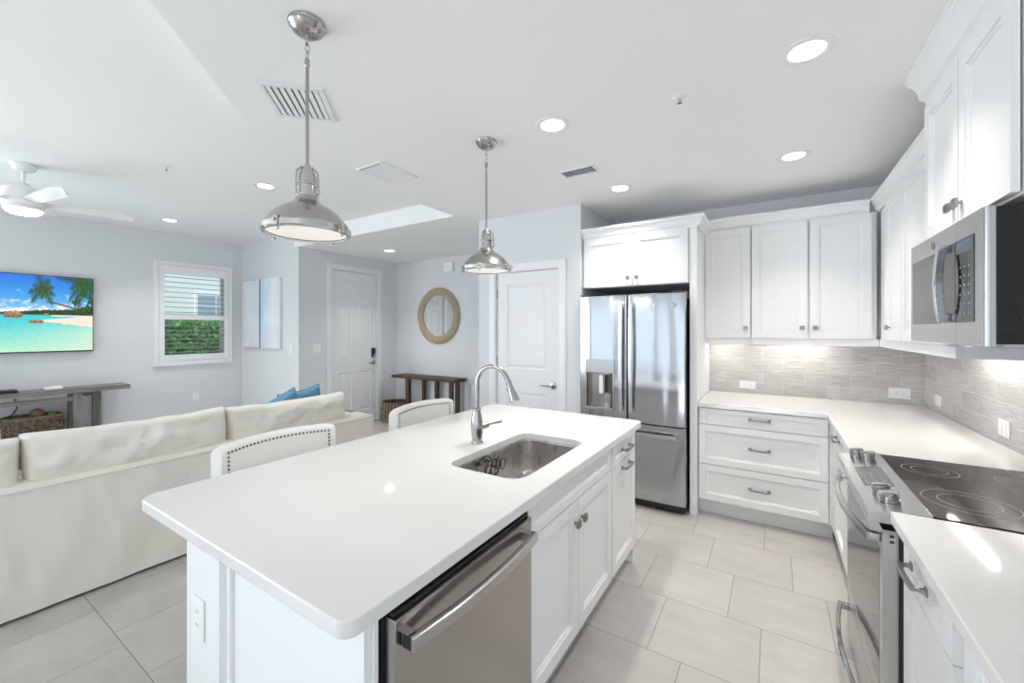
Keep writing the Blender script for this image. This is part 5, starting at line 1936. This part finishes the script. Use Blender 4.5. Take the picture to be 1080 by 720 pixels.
# ------------------------------------------------------------------ abstract canvas pair
def mat_art(name, seed, bands, w):
    """soft upright washes of colour: a ramp across the canvas, shifted by noise"""
    m, nt, p = new_mat(name)
    L = nt.links.new
    tc = N(nt, 'ShaderNodeTexCoord')
    sp = N(nt, 'ShaderNodeSeparateXYZ')
    L(tc.outputs['Object'], sp.inputs[0])
    mp = N(nt, 'ShaderNodeMapping')
    mp.inputs['Location'].default_value = (seed, seed * 2, 0)
    mp.inputs['Scale'].default_value = (3.2, 1, 1.6)
    L(tc.outputs['Object'], mp.inputs['Vector'])
    nz = N(nt, 'ShaderNodeTexNoise')
    nz.inputs['Scale'].default_value = 1.6
    nz.inputs['Detail'].default_value = 5
    L(mp.outputs[0], nz.inputs['Vector'])
    a = N(nt, 'ShaderNodeMath', operation='MULTIPLY_ADD')
    L(sp.outputs['X'], a.inputs[0])
    a.inputs[1].default_value = 1 / w
    b = N(nt, 'ShaderNodeMath', operation='MULTIPLY_ADD')
    L(nz.outputs['Fac'], b.inputs[0])
    b.inputs[1].default_value = 0.9
    b.inputs[2].default_value = -0.45
    L(b.outputs[0], a.inputs[2])
    cr = N(nt, 'ShaderNodeValToRGB')
    els = cr.color_ramp.elements
    els[0].position, els[0].color = bands[0]
    els[1].position, els[1].color = bands[-1]
    for pos, c in bands[1:-1]:
        k = els.new(pos)
        k.color = c
    L(a.outputs[0], cr.inputs['Fac'])
    low = N(nt, 'ShaderNodeMapRange', interpolation_type='SMOOTHSTEP')
    low.inputs['From Min'].default_value = 0.42
    low.inputs['From Max'].default_value = 0.22
    L(sp.outputs['Z'], low.inputs['Value'])
    mlt = N(nt, 'ShaderNodeMath', operation='MULTIPLY')
    L(low.outputs['Result'], mlt.inputs[0])
    L(nz.outputs['Fac'], mlt.inputs[1])
    mx = N(nt, 'ShaderNodeMix', data_type='RGBA')
    L(mlt.outputs[0], mx.inputs[0])
    L(cr.outputs['Color'], mx.inputs[6])
    mx.inputs[7].default_value = (0.70, 0.68, 0.76, 1)
    L(mx.outputs[2], p.inputs['Base Color'])
    p.inputs['Roughness'].default_value = 0.85
    return m


AZ0, AZ1 = 1.225, 2.268
t = thing('canvas', 'pale abstract canvas, left one of the pair beside the window', 'painting', (-7.085, YA, AZ0))
MB().box(0, 0.505, -0.038, -0.0008, 0, AZ1 - AZ0, 0.003).build('stretched_canvas', plain('canvas_edge_navy', (0.09, 0.10, 0.16), 0.9, bump=0.1, scale=200, var=0.05), t)
MB().box(0.004, 0.501, -0.0395, -0.0382, 0.004, AZ1 - AZ0 - 0.004).build('painting', mat_art('art_grey_white', 1.3, [(0.0, (0.80, 0.82, 0.86, 1)), (0.35, (0.86, 0.87, 0.88, 1)), (0.7, (0.70, 0.78, 0.87, 1)), (0.9, (0.78, 0.76, 0.80, 1)), (1.0, (0.72, 0.76, 0.84, 1))], 0.535), t)
t = thing('canvas', 'abstract canvas with a blue band, right one of the pair beside the window', 'painting', (-6.555, YA, AZ0))
MB().box(0, 0.55, -0.038, -0.0008, 0, AZ1 - AZ0, 0.003).build('stretched_canvas', M['canvas_edge'], t)
MB().box(0.004, 0.546, -0.0395, -0.0382, 0.004, AZ1 - AZ0 - 0.004).build('painting', mat_art('art_blue_white', 4.45, [(0.0, (0.52, 0.71, 0.90, 1)), (0.25, (0.62, 0.77, 0.92, 1)), (0.45, (0.80, 0.84, 0.90, 1)), (0.75, (0.86, 0.87, 0.89, 1)), (1.0, (0.80, 0.82, 0.86, 1))], 0.55), t)
